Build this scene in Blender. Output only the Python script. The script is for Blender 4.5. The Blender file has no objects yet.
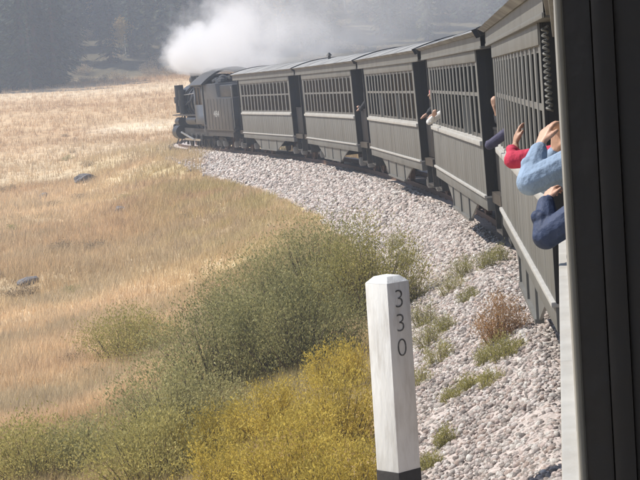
import bpy, bmesh, math, random
import numpy as np
from mathutils import Vector, Matrix
sin, cos, pi, R = math.sin, math.cos, math.pi, math.radians
scene = bpy.context.scene
C = scene.collection
random.seed(7); rng = np.random.default_rng(7)

# ------------------------------------------------------------------ camera
FPX = 1900.0                      # focal length in pixels of the 640 px wide photograph
CZ = 2.80                         # eye height above the rail head
ROLL = R(3.75)
_u, _v = 556 - 320, 240 - 67      # where straight ahead (+Y, level) lands in the photograph
_a = cos(ROLL) * _u + sin(ROLL) * _v; _b = -sin(ROLL) * _u + cos(ROLL) * _v
PITCH = math.atan(_b / FPX); YAW = math.atan(_a / FPX * cos(PITCH))
F = Vector((-sin(YAW) * cos(PITCH), cos(YAW) * cos(PITCH), -sin(PITCH)))
R0 = Vector((cos(YAW), sin(YAW), 0)); U0 = R0.cross(F)
CR = R0 * cos(ROLL) - U0 * sin(ROLL); CU = R0 * sin(ROLL) + U0 * cos(ROLL)
cd = bpy.data.cameras.new('camera'); cam = bpy.data.objects.new('camera', cd); C.objects.link(cam)
cam.matrix_world = Matrix(((CR.x, CU.x, -F.x, 0), (CR.y, CU.y, -F.y, 0), (CR.z, CU.z, -F.z, CZ), (0, 0, 0, 1)))
cd.sensor_width = 36; cd.lens = 36 * FPX / 640; cd.clip_start = 0.05; cd.clip_end = 3000
scene.camera = cam
CAM = Vector((0, 0, CZ))
def ray(px, py): return (F + CR * ((px - 320) / FPX) + CU * ((240 - py) / FPX))
def at_y(px, py, Y):
    d = ray(px, py); return CAM + d * (Y / d.y)

# ------------------------------------------------------------------ sky, sun, exposure
SUN_EL = R(52); SUN_AZ = R(-80)   # azimuth from +Y towards +X
w = bpy.data.worlds.new('World'); scene.world = w; w.use_nodes = True
nt = w.node_tree; nt.nodes.clear()
bg = nt.nodes.new('ShaderNodeBackground'); out = nt.nodes.new('ShaderNodeOutputWorld')
sk = nt.nodes.new('ShaderNodeTexSky'); sk.sky_type = 'NISHITA'; sk.sun_disc = False
sk.sun_elevation = SUN_EL; sk.sun_rotation = SUN_AZ % (2 * pi); sk.altitude = 2900
nt.links.new(sk.outputs[0], bg.inputs[0]); nt.links.new(bg.outputs[0], out.inputs[0]); bg.inputs[1].default_value = 0.11
sl = bpy.data.lights.new('sun', 'SUN'); sl.energy = 4.2; sl.angle = R(0.53); sl.color = (1, .945, .85)
so = bpy.data.objects.new('sun', sl); C.objects.link(so)
SD = Vector((sin(SUN_AZ) * cos(SUN_EL), cos(SUN_AZ) * cos(SUN_EL), sin(SUN_EL)))
so.rotation_euler = SD.to_track_quat('Z', 'Y').to_euler(); so.location = (-60, 0, 60)
vs = scene.view_settings; vs.view_transform = 'Standard'; vs.look = 'None'; vs.gamma = 1; vs.use_curve_mapping = False
vs.exposure = 0.80
cy = scene.cycles; cy.use_denoising = True; cy.max_bounces = 8; cy.volume_bounces = 3; cy.transparent_max_bounces = 12
cy.volume_max_steps = 256; cy.caustics_reflective = False; cy.caustics_refractive = False

# ------------------------------------------------------------------ track geometry
HW = 1.30                         # half width of a coach
LB, PLAT, GAP = 10.8, 1.3, 0.5
L = LB + 2 * PLAT + GAP           # coupled length
YM = 1.15 + LB / 2                # middle of the coach the camera leans out of
RAD = 208.0; A_END = 76.0; A_REV = 93.0; RAD2 = 42.0
_ds = 0.25; _A = np.arange(-45, 330, _ds)
_K = np.where(_A < A_END, 1 / RAD, np.where(_A < A_REV, 0, np.where(_A < A_REV + 24, -1 / RAD2, 0)))
_TH = np.concatenate([[0], np.cumsum(_K[:-1] * _ds)]); _i0 = int(np.argmin(abs(_A))); _TH -= _TH[_i0]
_X = np.concatenate([[0], np.cumsum(-np.sin(_TH[:-1] + _K[:-1] * _ds / 2) * _ds)]); _Y = np.concatenate([[0], np.cumsum(np.cos(_TH[:-1] + _K[:-1] * _ds / 2) * _ds)])
_X += HW - _X[_i0]; _Y += YM - _Y[_i0]
def P(a): return float(np.interp(a, _A, _X)), float(np.interp(a, _A, _Y)), float(np.interp(a, _A, _TH))
def aq(x, y):
    """nearest arc position and signed distance (left positive) of points"""
    x = np.atleast_1d(np.asarray(x, float)).ravel(); y = np.atleast_1d(np.asarray(y, float)).ravel()
    best = np.full(x.shape, 1e9); idx = np.zeros(x.shape, int)
    sub = np.arange(0, len(_A), 4)
    for c0 in range(0, len(x), 20000):
        sl_ = slice(c0, c0 + 20000)
        d = (x[sl_, None] - _X[sub]) ** 2 + (y[sl_, None] - _Y[sub]) ** 2
        idx[sl_] = sub[np.argmin(d, 1)]
    th = _TH[idx]; dx = x - _X[idx]; dy = y - _Y[idx]
    return _A[idx] + dx * -np.sin(th) + dy * np.cos(th), -(dx * np.cos(th) + dy * np.sin(th))

# ------------------------------------------------------------------ noise
def _h(ix, iy, s): 
    n = (ix * 374761393 + iy * 668265263 + s * 974634777) & 0x7fffffff
    n = ((n ^ (n >> 13)) * 1274126177) & 0x7fffffff
    return ((n ^ (n >> 16)) & 0xffff) / 65535.0
def vn(x, y, s=0):
    x = np.asarray(x, float); y = np.asarray(y, float)
    ix = np.floor(x).astype(np.int64); iy = np.floor(y).astype(np.int64); fx = x - ix; fy = y - iy
    fx = fx * fx * (3 - 2 * fx); fy = fy * fy * (3 - 2 * fy)
    return (_h(ix, iy, s) * (1 - fx) + _h(ix + 1, iy, s) * fx) * (1 - fy) + (_h(ix, iy + 1, s) * (1 - fx) + _h(ix + 1, iy + 1, s) * fx) * fy
def fbm(x, y, s=0, o=4): 
    t = 0; a = .5
    for i in range(o): t = t + a * vn(x * 2 ** i, y * 2 ** i, s + i * 17); a *= .5
    return t / (1 - .5 ** o)
def ss(x, a, b):
    t = np.clip((x - a) / (b - a), 0, 1); return t * t * (3 - 2 * t)
def lerp(a, b, t): return a + (b - a) * t

# ------------------------------------------------------------------ terrain height and colour
def meadow(x, y):
    d = np.hypot(x, y)
    z = -2.0 + 1.0 * ss(y, 25, 95) + 6.0 * ss(y, 95, 235) - 1.0 * ss(-x, 4, 22) * (1 - ss(y, 50, 110))
    z = z + .9 * (fbm(x / 34, y / 34, 3) - .5) + .3 * (fbm(x / 5, y / 5, 5) - .5)
    z = z + .24 * np.maximum(0, d - 240) + 5 * ss(d, 235, 330) * (fbm(x / 60, y / 60, 9) - .4)
    return z
def zt(x, y, q=None):
    x = np.asarray(x, float); y = np.asarray(y, float)
    if q is None: q = aq(x, y)[1].reshape(np.shape(x))
    t = ss(abs(q), 2.6, 8.5); g = ss(y, 78, 90)
    top = np.where(abs(q) < .85, -.92, lerp(-.92, -.19 - .06 * abs(q), g))
    return lerp(top - .05 * np.maximum(0, abs(q) - 2.8) * (1 - g), meadow(x, y), t) + .05 * (fbm(x / .9, y / .9, 8, 2) - .5) * ss(abs(q), 2.6, 3.2)
def gz(x, y): return float(zt(np.array([x]), np.array([y]))[0])
def at(px, py, lift=0):
    """where the ray of a photograph pixel meets the ground"""
    d = ray(px, py).normalized(); ts = np.arange(6, 420, .05)
    x = d.x * ts; y = d.y * ts; z = CZ + d.z * ts
    a, q = aq(x, y); g = zt(x, y, q) + lift
    # the ballast shoulder lies above the terrain
    g = np.maximum(g, np.where(abs(q) < 3.0, ballast_z(q) + lift, -99))
    i = int(np.argmax(z < g)); return float(x[i]), float(y[i])
def ballast_z(q):
    q = abs(q); return np.where(q < 1.3, -.125, -.125 - (q - 1.3) * .515)
TAN = np.array((.55, .405, .245)); PALE = np.array((.65, .50, .32)); GREEN = np.array((.39, .33, .155)); SAGE = np.array((.45, .375, .245)); RUST = np.array((.51, .345, .205))
def mcol(x, y, q):
    n1 = fbm(x / 11, y / 11, 21)[:, None]; n2 = fbm(x / 3.2, y / 3.2, 31)[:, None]; n3 = fbm(x / 1.1, y / 1.1, 41, 2)[:, None]
    c = lerp(TAN, PALE, ss(n1, .42, .68)); c = lerp(c, RUST, .35 * ss(n2, .55, .72))
    near = (1 - ss(y, 34, 70))[:, None]
    c = lerp(c, SAGE, (.3 + .4 * near) * ss(1 - n2, .48, .66))
    side = ((1 - ss(abs(q), 3.5, 9)) * (1 - ss(y, 70, 100) * .5))[:, None]
    c = lerp(c, GREEN, np.clip(side * .7 * ss(n3 + .3 * n2, .45, .8) + .4 * near * ss(n2, .3, .6) * (1 - ss(n1, .5, .6)), 0, .85))
    far = ss(y, 105, 150)[:, None]
    c = lerp(c, lerp(np.array((.43, .265, .13)), np.array((.53, .365, .205)), ss(fbm(x / 40, y / 7, 51), .45, .6)[:, None]), far * .85)
    # bleached flattened strips across the meadow
    strip = np.exp(-((y - STRIP[1] + .12 * (x - STRIP[0]) + 5 * fbm(x / 15, y / 15, 61) - 2.5) / 4.2) ** 2) * ss(x, STRIP[0] - 7, STRIP[0] - 2) + .6 * np.exp(-((y - 188 + .1 * x) / 9) ** 2)
    c = lerp(c, np.array((.78, .66, .48)), np.clip(strip, 0, 1)[:, None] * .85)
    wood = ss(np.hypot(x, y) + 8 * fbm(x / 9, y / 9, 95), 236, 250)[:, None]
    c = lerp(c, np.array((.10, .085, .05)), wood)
    return c * (.86 + .28 * n3)

# ------------------------------------------------------------------ mesh helpers
class MB:
    def __init__(s): s.v = []; s.f = []
    def add(s, v, f):
        o = len(s.v); s.v += [tuple(p) for p in v]; s.f += [tuple(i + o for i in q) for q in f]; return s
    def box(s, x0, x1, y0, y1, z0, z1):
        return s.add([(x0, y0, z0), (x1, y0, z0), (x1, y1, z0), (x0, y1, z0), (x0, y0, z1), (x1, y0, z1), (x1, y1, z1), (x0, y1, z1)],
                     [(0, 3, 2, 1), (4, 5, 6, 7), (0, 1, 5, 4), (1, 2, 6, 5), (2, 3, 7, 6), (3, 0, 4, 7)])
    def tube(s, pts, rad, n=8, cap=True):
        pts = [Vector(p) for p in pts]; m = len(pts)
        if not hasattr(rad, '__len__'): rad = [rad] * m
        V = []; up = None
        for i, p in enumerate(pts):
            t = (pts[min(i + 1, m - 1)] - pts[max(i - 1, 0)]).normalized()
            if up is None: up = Vector((0, 0, 1)) if abs(t.z) < .9 else Vector((1, 0, 0))
            a = t.cross(up).normalized(); b = a.cross(t).normalized(); up = b
            V += [p + (a * cos(2 * pi * k / n) + b * sin(2 * pi * k / n)) * rad[i] for k in range(n)]
        Fc = [(i * n + k, i * n + (k + 1) % n, (i + 1) * n + (k + 1) % n, (i + 1) * n + k) for i in range(m - 1) for k in range(n)]
        if cap: Fc += [tuple(range(n - 1, -1, -1)), tuple(range((m - 1) * n, m * n))]
        Fc = [tuple(reversed(q)) for q in Fc]
        return s.add(V, Fc)
    def prism(s, poly, ax, a0, a1):
        """extrude a 2D polygon (counter-clockwise) along axis ax"""
        n = len(poly)
        def mk(p, q): return {'x': (q, p[0], p[1]), 'y': (p[0], q, p[1]), 'z': (p[0], p[1], q)}[ax]
        V = [mk(p, a0) for p in poly] + [mk(p, a1) for p in poly]
        Fc = [tuple(range(n - 1, -1, -1)), tuple(range(n, 2 * n))] + [(i, (i + 1) % n, n + (i + 1) % n, n + i) for i in range(n)]
        if ax == 'y': Fc = [tuple(reversed(q)) for q in Fc]
        return s.add(V, Fc)
    def sphere(s, c, r, n=10, m=7, sc=(1, 1, 1)):
        V = []; 
        for i in range(m + 1):
            ph = pi * i / m
            V += [(c[0] + r * sc[0] * sin(ph) * cos(2 * pi * k / n), c[1] + r * sc[1] * sin(ph) * sin(2 * pi * k / n), c[2] + r * sc[2] * cos(ph)) for k in range(n)]
        return s.add(V, [(i * n + k, (i + 1) * n + k, (i + 1) * n + (k + 1) % n, i * n + (k + 1) % n) for i in range(m) for k in range(n)])
    def mesh(s, name, mat, bevel=0, smooth=True):
        me = bpy.data.meshes.new(name); me.from_pydata(s.v, [], s.f); me.validate()
        if bevel:
            bm = bmesh.new(); bm.from_mesh(me); bmesh.ops.remove_doubles(bm, verts=bm.verts, dist=1e-5)
            ed = [e for e in bm.edges if len(e.link_faces) == 2 and e.calc_face_angle(0) > .6]
            bmesh.ops.bevel(bm, geom=ed, offset=bevel, segments=2, affect='EDGES', profile=.6); bm.to_mesh(me); bm.free()
        if smooth:
            me.polygons.foreach_set('use_smooth', [True] * len(me.polygons)); me.set_sharp_from_angle(angle=R(38))
        me.materials.append(mat); return me
    def build(s, name, mat, parent=None, bevel=0, smooth=True, loc=None, rot=None):
        return link(name, s.mesh(name, mat, bevel, smooth), parent, loc, rot)
def link(name, me, parent=None, loc=None, rot=None):
    o = bpy.data.objects.new(name, me); C.objects.link(o); o.parent = parent
    if loc is not None: o.location = loc
    if rot is not None: o.rotation_euler = rot
    return o
def tag(o, label=None, cat=None, group=None, kind=None):
    for k, v in (('label', label), ('category', cat), ('group', group), ('kind', kind)):
        if v: o[k] = v
    return o
def empty(name, loc=(0, 0, 0), rot=(0, 0, 0), label=None, cat=None, group=None):
    o = bpy.data.objects.new(name, None); C.objects.link(o); o.location = loc; o.rotation_euler = rot; o.empty_display_size = .2
    return tag(o, label, cat, group)
def copy_tree(o, parent=None):
    c = o.copy(); C.objects.link(c); c.parent = parent
    for ch in list(o.children): copy_tree(ch, c)
    return c
def numpy_mesh(name, V, T, mat, col=None, parent=None, smooth=False):
    me = bpy.data.meshes.new(name); V = np.ascontiguousarray(V, np.float32); T = np.ascontiguousarray(T, np.int32); k = T.shape[1]
    me.vertices.add(len(V)); me.vertices.foreach_set('co', V.ravel()); me.loops.add(T.size); me.loops.foreach_set('vertex_index', T.ravel())
    me.polygons.add(len(T)); me.polygons.foreach_set('loop_start', np.arange(0, T.size, k, dtype=np.int32)); me.polygons.foreach_set('loop_total', np.full(len(T), k, np.int32))
    if smooth: me.polygons.foreach_set('use_smooth', np.ones(len(T), bool))
    me.update(calc_edges=True)
    if col is not None:
        at_ = me.color_attributes.new('Col', 'FLOAT_COLOR', 'POINT'); c4 = np.ones((len(V), 4), np.float32); c4[:, :3] = col
        at_.data.foreach_set('color', c4.ravel())
    me.materials.append(mat)
    return link(name, me, parent)

# ------------------------------------------------------------------ materials
def nodes(name):
    m = bpy.data.materials.new(name); m.use_nodes = True; n = m.node_tree; b = n.nodes['Principled BSDF']; return m, n, b
def mat(name, col, rough=.6, var=.15, scale=6, bump=.0, bscale=40, metal=0, dirt=None, dscale=2.0, damt=.5, stretch=(1, 1, 1), spec=.4):
    m, n, b = nodes(name); N = n.nodes.new; lk = n.links.new
    tc = N('ShaderNodeTexCoord'); mp = N('ShaderNodeMapping'); mp.inputs['Scale'].default_value = stretch; lk(tc.outputs['Object'], mp.inputs[0])
    oi = N('ShaderNodeObjectInfo'); ad = N('ShaderNodeVectorMath'); ad.operation = 'ADD'; ml = N('ShaderNodeMath'); ml.operation = 'MULTIPLY'; ml.inputs[1].default_value = 37
    lk(oi.outputs['Random'], ml.inputs[0]); lk(mp.outputs[0], ad.inputs[0]); lk(ml.outputs[0], ad.inputs[1])
    no = N('ShaderNodeTexNoise'); no.inputs['Scale'].default_value = scale; no.inputs['Detail'].default_value = 5; lk(ad.outputs[0], no.inputs['Vector'])
    cr = N('ShaderNodeValToRGB'); c = np.array(col)
    cr.color_ramp.elements[0].position = .3; cr.color_ramp.elements[0].color = (*(c * (1 - var)), 1)
    cr.color_ramp.elements[1].position = .7; cr.color_ramp.elements[1].color = (*np.minimum(c * (1 + var), .95), 1)
    lk(no.outputs[0], cr.inputs[0]); last = cr.outputs[0]
    if dirt is not None:
        n2 = N('ShaderNodeTexNoise'); n2.inputs['Scale'].default_value = dscale; n2.inputs['Detail'].default_value = 7; n2.inputs['Roughness'].default_value = .65; lk(ad.outputs[0], n2.inputs['Vector'])
        r2 = N('ShaderNodeMapRange'); r2.inputs[1].default_value = .45; r2.inputs[2].default_value = .7; r2.inputs[4].default_value = damt; lk(n2.outputs[0], r2.inputs[0])
        mx = N('ShaderNodeMix'); mx.data_type = 'RGBA'; lk(r2.outputs[0], mx.inputs[0]); lk(last, mx.inputs[6]); mx.inputs[7].default_value = (*dirt, 1); last = mx.outputs[2]
    lk(last, b.inputs['Base Color']); b.inputs['Roughness'].default_value = rough; b.inputs['Metallic'].default_value = metal; b.inputs['Specular IOR Level'].default_value = spec
    if bump:
        nb = N('ShaderNodeTexNoise'); nb.inputs['Scale'].default_value = bscale; nb.inputs['Detail'].default_value = 4; lk(ad.outputs[0], nb.inputs['Vector'])
        bp = N('ShaderNodeBump'); bp.inputs['Strength'].default_value = bump; bp.inputs['Distance'].default_value = .02; lk(nb.outputs[0], bp.inputs['Height']); lk(bp.outputs[0], b.inputs['Normal'])
    return m
def attr_mat(name, rough=.8, transl=0, var=.0, scale=3, mult=1.0, spec=.2):
    m, n, b = nodes(name); N = n.nodes.new; lk = n.links.new
    at_ = N('ShaderNodeAttribute'); at_.attribute_name = 'Col'; last = at_.outputs['Color']
    if var:
        tc = N('ShaderNodeTexCoord'); no = N('ShaderNodeTexNoise'); no.inputs['Scale'].default_value = scale; no.inputs['Detail'].default_value = 8; no.inputs['Roughness'].default_value = .7; lk(tc.outputs['Object'], no.inputs['Vector'])
        mr = N('ShaderNodeMapRange'); mr.inputs[1].default_value = .3; mr.inputs[2].default_value = .7; mr.inputs[3].default_value = 1 - var; mr.inputs[4].default_value = 1 + var; lk(no.outputs[0], mr.inputs[0])
        vm = N('ShaderNodeVectorMath'); vm.operation = 'SCALE'; lk(last, vm.inputs[0]); lk(mr.outputs[0], vm.inputs['Scale']); last = vm.outputs[0]
        bp = N('ShaderNodeBump'); bp.inputs['Strength'].default_value = .8; bp.inputs['Distance'].default_value = .08; lk(no.outputs[0], bp.inputs['Height']); lk(bp.outputs[0], b.inputs['Normal'])
    lk(last, b.inputs['Base Color']); b.inputs['Roughness'].default_value = rough; b.inputs['Specular IOR Level'].default_value = spec
    if transl:
        tr = N('ShaderNodeBsdfTranslucent'); lk(last, tr.inputs[0]); mx = N('ShaderNodeMixShader'); mx.inputs[0].default_value = transl
        o = n.nodes['Material Output']; lk(b.outputs[0], mx.inputs[1]); lk(tr.outputs[0], mx.inputs[2]); lk(mx.outputs[0], o.inputs['Surface'])
    return m
def leaf_mat(name, c0, c1, transl=.3, scale=1.2):
    """foliage: colour varies clump by clump and leaf by leaf"""
    m, n, b = nodes(name); N = n.nodes.new; lk = n.links.new
    tc = N('ShaderNodeTexCoord'); no = N('ShaderNodeTexNoise'); no.inputs['Scale'].default_value = scale; no.inputs['Detail'].default_value = 3; lk(tc.outputs['Object'], no.inputs['Vector'])
    ge = N('ShaderNodeNewGeometry'); oi = N('ShaderNodeObjectInfo')
    a1 = N('ShaderNodeMath'); a1.operation = 'MULTIPLY_ADD'; lk(ge.outputs['Random Per Island'], a1.inputs[0]); a1.inputs[1].default_value = .5; lk(no.outputs[0], a1.inputs[2])
    a2 = N('ShaderNodeMath'); a2.operation = 'MULTIPLY_ADD'; lk(oi.outputs['Random'], a2.inputs[0]); a2.inputs[1].default_value = .3; lk(a1.outputs[0], a2.inputs[2])
    mr = N('ShaderNodeMapRange'); mr.inputs[1].default_value = .45; mr.inputs[2].default_value = 1.25; lk(a2.outputs[0], mr.inputs[0])
    mx = N('ShaderNodeMix'); mx.data_type = 'RGBA'; lk(mr.outputs[0], mx.inputs[0]); mx.inputs[6].default_value = (*c0, 1); mx.inputs[7].default_value = (*c1, 1)
    lk(mx.outputs[2], b.inputs['Base Color']); b.inputs['Roughness'].default_value = .7; b.inputs['Specular IOR Level'].default_value = .2
    tr = N('ShaderNodeBsdfTranslucent'); lk(mx.outputs[2], tr.inputs[0]); ms = N('ShaderNodeMixShader'); ms.inputs[0].default_value = transl
    o = n.nodes['Material Output']; lk(b.outputs[0], ms.inputs[1]); lk(tr.outputs[0], ms.inputs[2]); lk(ms.outputs[0], o.inputs['Surface'])
    return m
def glass_mat():
    m, n, b = nodes('window_glass'); N = n.nodes.new; lk = n.links.new
    t = N('ShaderNodeBsdfTransparent'); t.inputs[0].default_value = (.20, .215, .21, 1); g = N('ShaderNodeBsdfGlossy'); g.inputs['Roughness'].default_value = .06; g.inputs[0].default_value = (.9, .9, .9, 1)
    fr = N('ShaderNodeFresnel'); fr.inputs[0].default_value = 1.5; fm = N('ShaderNodeMath'); fm.operation = 'MULTIPLY'; fm.inputs[1].default_value = .12; lk(fr.outputs[0], fm.inputs[0]); mx = N('ShaderNodeMixShader'); lk(fm.outputs[0], mx.inputs[0]); lk(t.outputs[0], mx.inputs[1]); lk(g.outputs[0], mx.inputs[2])
    lk(mx.outputs[0], n.nodes['Material Output'].inputs['Surface']); return m
M = dict(
    grey=mat('grey_coach_paint', (.145, .142, .130), .55, .10, 2.5, .15, 30, dirt=(.085, .078, .065), dscale=1.6, damt=.6, stretch=(1, 1, .35)),
    trim=mat('pale_trim_and_sunlit_paint', (.26, .253, .235), .5, .12, 3, .1, 30, dirt=(.2, .18, .15), dscale=3, damt=.5),
    sill=mat('weathered_white_ledge', (.40, .388, .36), .55, .10, 6, .12, 40, dirt=(.33, .3, .26), dscale=4, damt=.5),
    roof=mat('sooty_roof_canvas', (.27, .265, .255), .85, .25, 1.6, .3, 14, dirt=(.13, .12, .11), dscale=1.4, damt=.75),
    dark=mat('dark_end_paint', (.0075, .0055, .005), .6, .3, 2.2, .1, 30),
    sash=mat('dark_sash_paint', (.085, .082, .075), .55, .15, 4),
    seat=mat('dark_green_seat_cloth', (.025, .035, .028), .8, .2, 8, .2, 40),
    inner=mat('dark_interior_wood', (.05, .04, .03), .6, .3, 4),
    iron=mat('grimy_black_iron', (.03, .029, .028), .55, .3, 5, .2, 30, dirt=(.09, .075, .06), dscale=4, damt=.5),
    steel=mat('worn_bright_steel', (.55, .53, .5), .35, .15, 10, metal=1),
    rust=mat('rusty_steel', (.12, .065, .04), .7, .3, 10, .2, 40),
    engine=mat('black_engine_paint', (.016, .016, .017), .45, .3, 3, .1, 20, dirt=(.06, .055, .05), dscale=2, damt=.45),
    tank=mat('black_tender_paint', (.04, .04, .041), .45, .2, 2, .05, 20, dirt=(.085, .08, .075), dscale=1.5, damt=.5),
    silver=mat('graphite_smokebox', (.22, .22, .225), .5, .2, 3, metal=.4),
    coal=mat('coal', (.02, .02, .02), .5, .4, 8, .8, 12),
    tie=mat('weathered_timber_tie', (.11, .085, .065), .9, .3, 6, .5, 20, stretch=(.3, 3, 3)),
    white=mat('milepost_white_paint', (.74, .735, .72), .65, .06, 5, .3, 22, dirt=(.40, .36, .31), dscale=9, damt=.55, stretch=(1, 1, .25)),
    tar=mat('tarred_post_foot', (.035, .03, .028), .7, .3, 12, .2, 30),
    letter=mat('black_numeral_paint', (.07, .07, .072), .7, .4, 30, dirt=(.4, .4, .39), dscale=25, damt=.5),
    wletter=mat('faded_lettering_paint', (.26, .26, .25), .6, .1, 20),
    lamp=mat('lamp_lens', (.7, .7, .66), .15, .05, 5), brass=mat('brass', (.5, .36, .12), .35, .1, 10, metal=1),
    skin=mat('skin', (.56, .33, .23), .5, .08, 12, .1, 60), skin2=mat('tanned_skin', (.40, .23, .15), .5, .1, 12, .1, 60),
    denim=mat('light_blue_denim', (.25, .335, .46), .85, .14, 6, .5, 30), navy=mat('navy_jacket', (.026, .042, .095), .7, .3, 10, .5, 25),
    red=mat('red_fleece', (.48, .03, .07), .85, .2, 12, .5, 30), slate=mat('slate_purple_jacket', (.06, .055, .10), .8, .2, 12, .5, 30),
    offwhite=mat('off_white_shirt', (.7, .69, .66), .85, .1, 10, .4, 30), charcoal=mat('charcoal_coat', (.03, .03, .033), .85, .2, 10, .4, 30),
    pants=mat('dark_trousers', (.05, .055, .08), .85, .2, 10, .3, 30), hair=mat('brown_hair', (.06, .035, .02), .6, .3, 40, .4, 60), shoe=mat('dark_shoe', (.03, .025, .02), .5, .2, 10),
    watch=mat('black_watch', (.015, .015, .017), .3, .1, 10), pink=mat('pink_cap', (.6, .2, .2), .8, .1, 10),
    ballast=mat('ballast_gravel', (.48, .41, .37), .9, .3, 26, 1.0, 22, dirt=(.2, .17, .15), dscale=14, damt=.6),
    rock=mat('grey_field_rock', (.16, .15, .15), .9, .3, 3, .6, 9), bark=mat('tree_bark', (.075, .055, .045), .9, .3, 5, .5, 12), abark=mat('pale_aspen_bark', (.5, .48, .42), .8, .2, 5, .3, 12),
    stem=mat('twig', (.13, .10, .075), .85, .3, 10),
    spruce=leaf_mat('spruce_needles', (.020, .040, .026), (.065, .090, .045), .1, .5), fir=leaf_mat('fir_needles', (.045, .058, .03), (.125, .13, .06), .1, .5),
    aspen=leaf_mat('aspen_leaves', (.28, .19, .06), (.50, .36, .13), .35, .6),
    willow=leaf_mat('grey_green_willow_leaves', (.17, .17, .07), (.52, .47, .22), .4, 1.3), olive=leaf_mat('olive_shrub_leaves', (.23, .215, .07), (.57, .49, .18), .4, 1.3),
    gold=leaf_mat('yellow_rabbitbrush_leaves', (.27, .215, .05), (.74, .57, .12), .42, 2.2), weed=leaf_mat('green_weed_leaves', (.24, .235, .08), (.46, .41, .15), .4, 3),
    rusty=leaf_mat('russet_weed_leaves', (.33, .18, .08), (.55, .36, .17), .4, 3), scrub=leaf_mat('dry_scrub_leaves', (.24, .18, .11), (.42, .32, .20), .3, 1),
    glass=glass_mat(), grass=attr_mat('dry_grass', .8, .35), ground=attr_mat('meadow_soil', .95, 0, .35, 1.6), stone=attr_mat('ballast_stone', .85, 0, .12, 30),
)

# ------------------------------------------------------------------ ground sheet
def axis(segs):
    o = [segs[0][0]]
    for a, b, st in segs: n = max(1, round((b - a) / st)); o += [a + (b - a) * (i + 1) / n for i in range(n)]
    return np.array(o)
STRIP = at(155, 128)
gx = axis([(-520, -150, 14), (-150, -45, 3.5), (-45, -16, .7), (-16, 6, .33), (6, 40, 2.5), (40, 520, 16)])
gy = axis([(-160, -10, 10), (-10, 8, 1.2), (8, 75, .4), (75, 130, .8), (130, 260, 2.6), (260, 620, 12)])
GX, GY = np.meshgrid(gx, gy); gxf, gyf = GX.ravel(), GY.ravel()
ga, gq = aq(gxf, gyf); gzv = zt(gxf, gyf, gq); nx, ny = len(gx), len(gy)
ii = np.arange((ny - 1) * nx).reshape(ny - 1, nx)[:, :-1].ravel()
tag(numpy_mesh('ground', np.stack([gxf, gyf, gzv], 1), np.stack([ii, ii + 1, ii + nx + 1, ii + nx], 1), M['ground'], mcol(gxf, gyf, gq), smooth=True), kind='structure')

# ------------------------------------------------------------------ ballast bed, rails, ties
prof = [-3.0, -2.5, -2.0, -1.6, -1.3, -.7, 0, .7, 1.3, 1.5, 1.7, 1.9, 2.1, 2.3, 2.5, 2.7, 2.85, 3.0, 3.15]
aa = np.arange(-40, 200, .25); V = []
for a in aa:
    x, y, th = P(a)
    for q in prof: 
        px_, py_ = x - q * cos(th), y - q * sin(th)
        V.append((px_, py_, float(ballast_z(q)) - (.45 * float(ss(a, 82, 88)) if abs(q) > .9 else 0) - (.12 if abs(q) > 2.9 else 0) - (.1 if abs(q) > 3.1 else 0)))
V = np.array(V); m_ = len(prof); V[:, 2] += (fbm(V[:, 0] / .35, V[:, 1] / .35, 77, 3) - .5) * .06
ii = np.arange((len(aa) - 1) * m_).reshape(-1, m_)[:, :-1].ravel()
bb = tag(numpy_mesh('ballast_bed', V, np.stack([ii, ii + m_, ii + m_ + 1, ii + 1], 1)[:, ::-1], M['ballast'], smooth=True), kind='structure')
track = empty('track'); tag(track, kind='structure')
for s in (-1, 1):
    mb = MB(); V = []; pr = [(-.05, -.15), (.05, -.15), (.05, -.135), (.012, -.12), (.012, -.035), (.03, -.03), (.03, 0), (-.03, 0), (-.03, -.03), (-.012, -.035), (-.012, -.12), (-.05, -.135)]
    ra = np.arange(-40, 200, 1.0)
    for a in ra:
        x, y, th = P(a)
        for (o_, z_) in pr: r_ = s * .475 + o_; V.append((x + r_ * cos(th), y + r_ * sin(th), z_))
    n_ = len(pr); mb.add(V, [(i * n_ + k, i * n_ + (k + 1) % n_, (i + 1) * n_ + (k + 1) % n_, (i + 1) * n_ + k) for i in range(len(ra) - 1) for k in range(n_)])
    mb.build('rail', M['rust'], track)
tie_me = MB().box(-1.05, 1.05, -.1, .1, -.32, -.145).mesh('tie', M['tie'], bevel=.012)
for a in np.arange(-8, 125, .56):
    x, y, th = P(a); link('tie', tie_me, track, (x, y, random.uniform(-.006, .002)), (0, 0, th + random.uniform(-.02, .02)))

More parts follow.
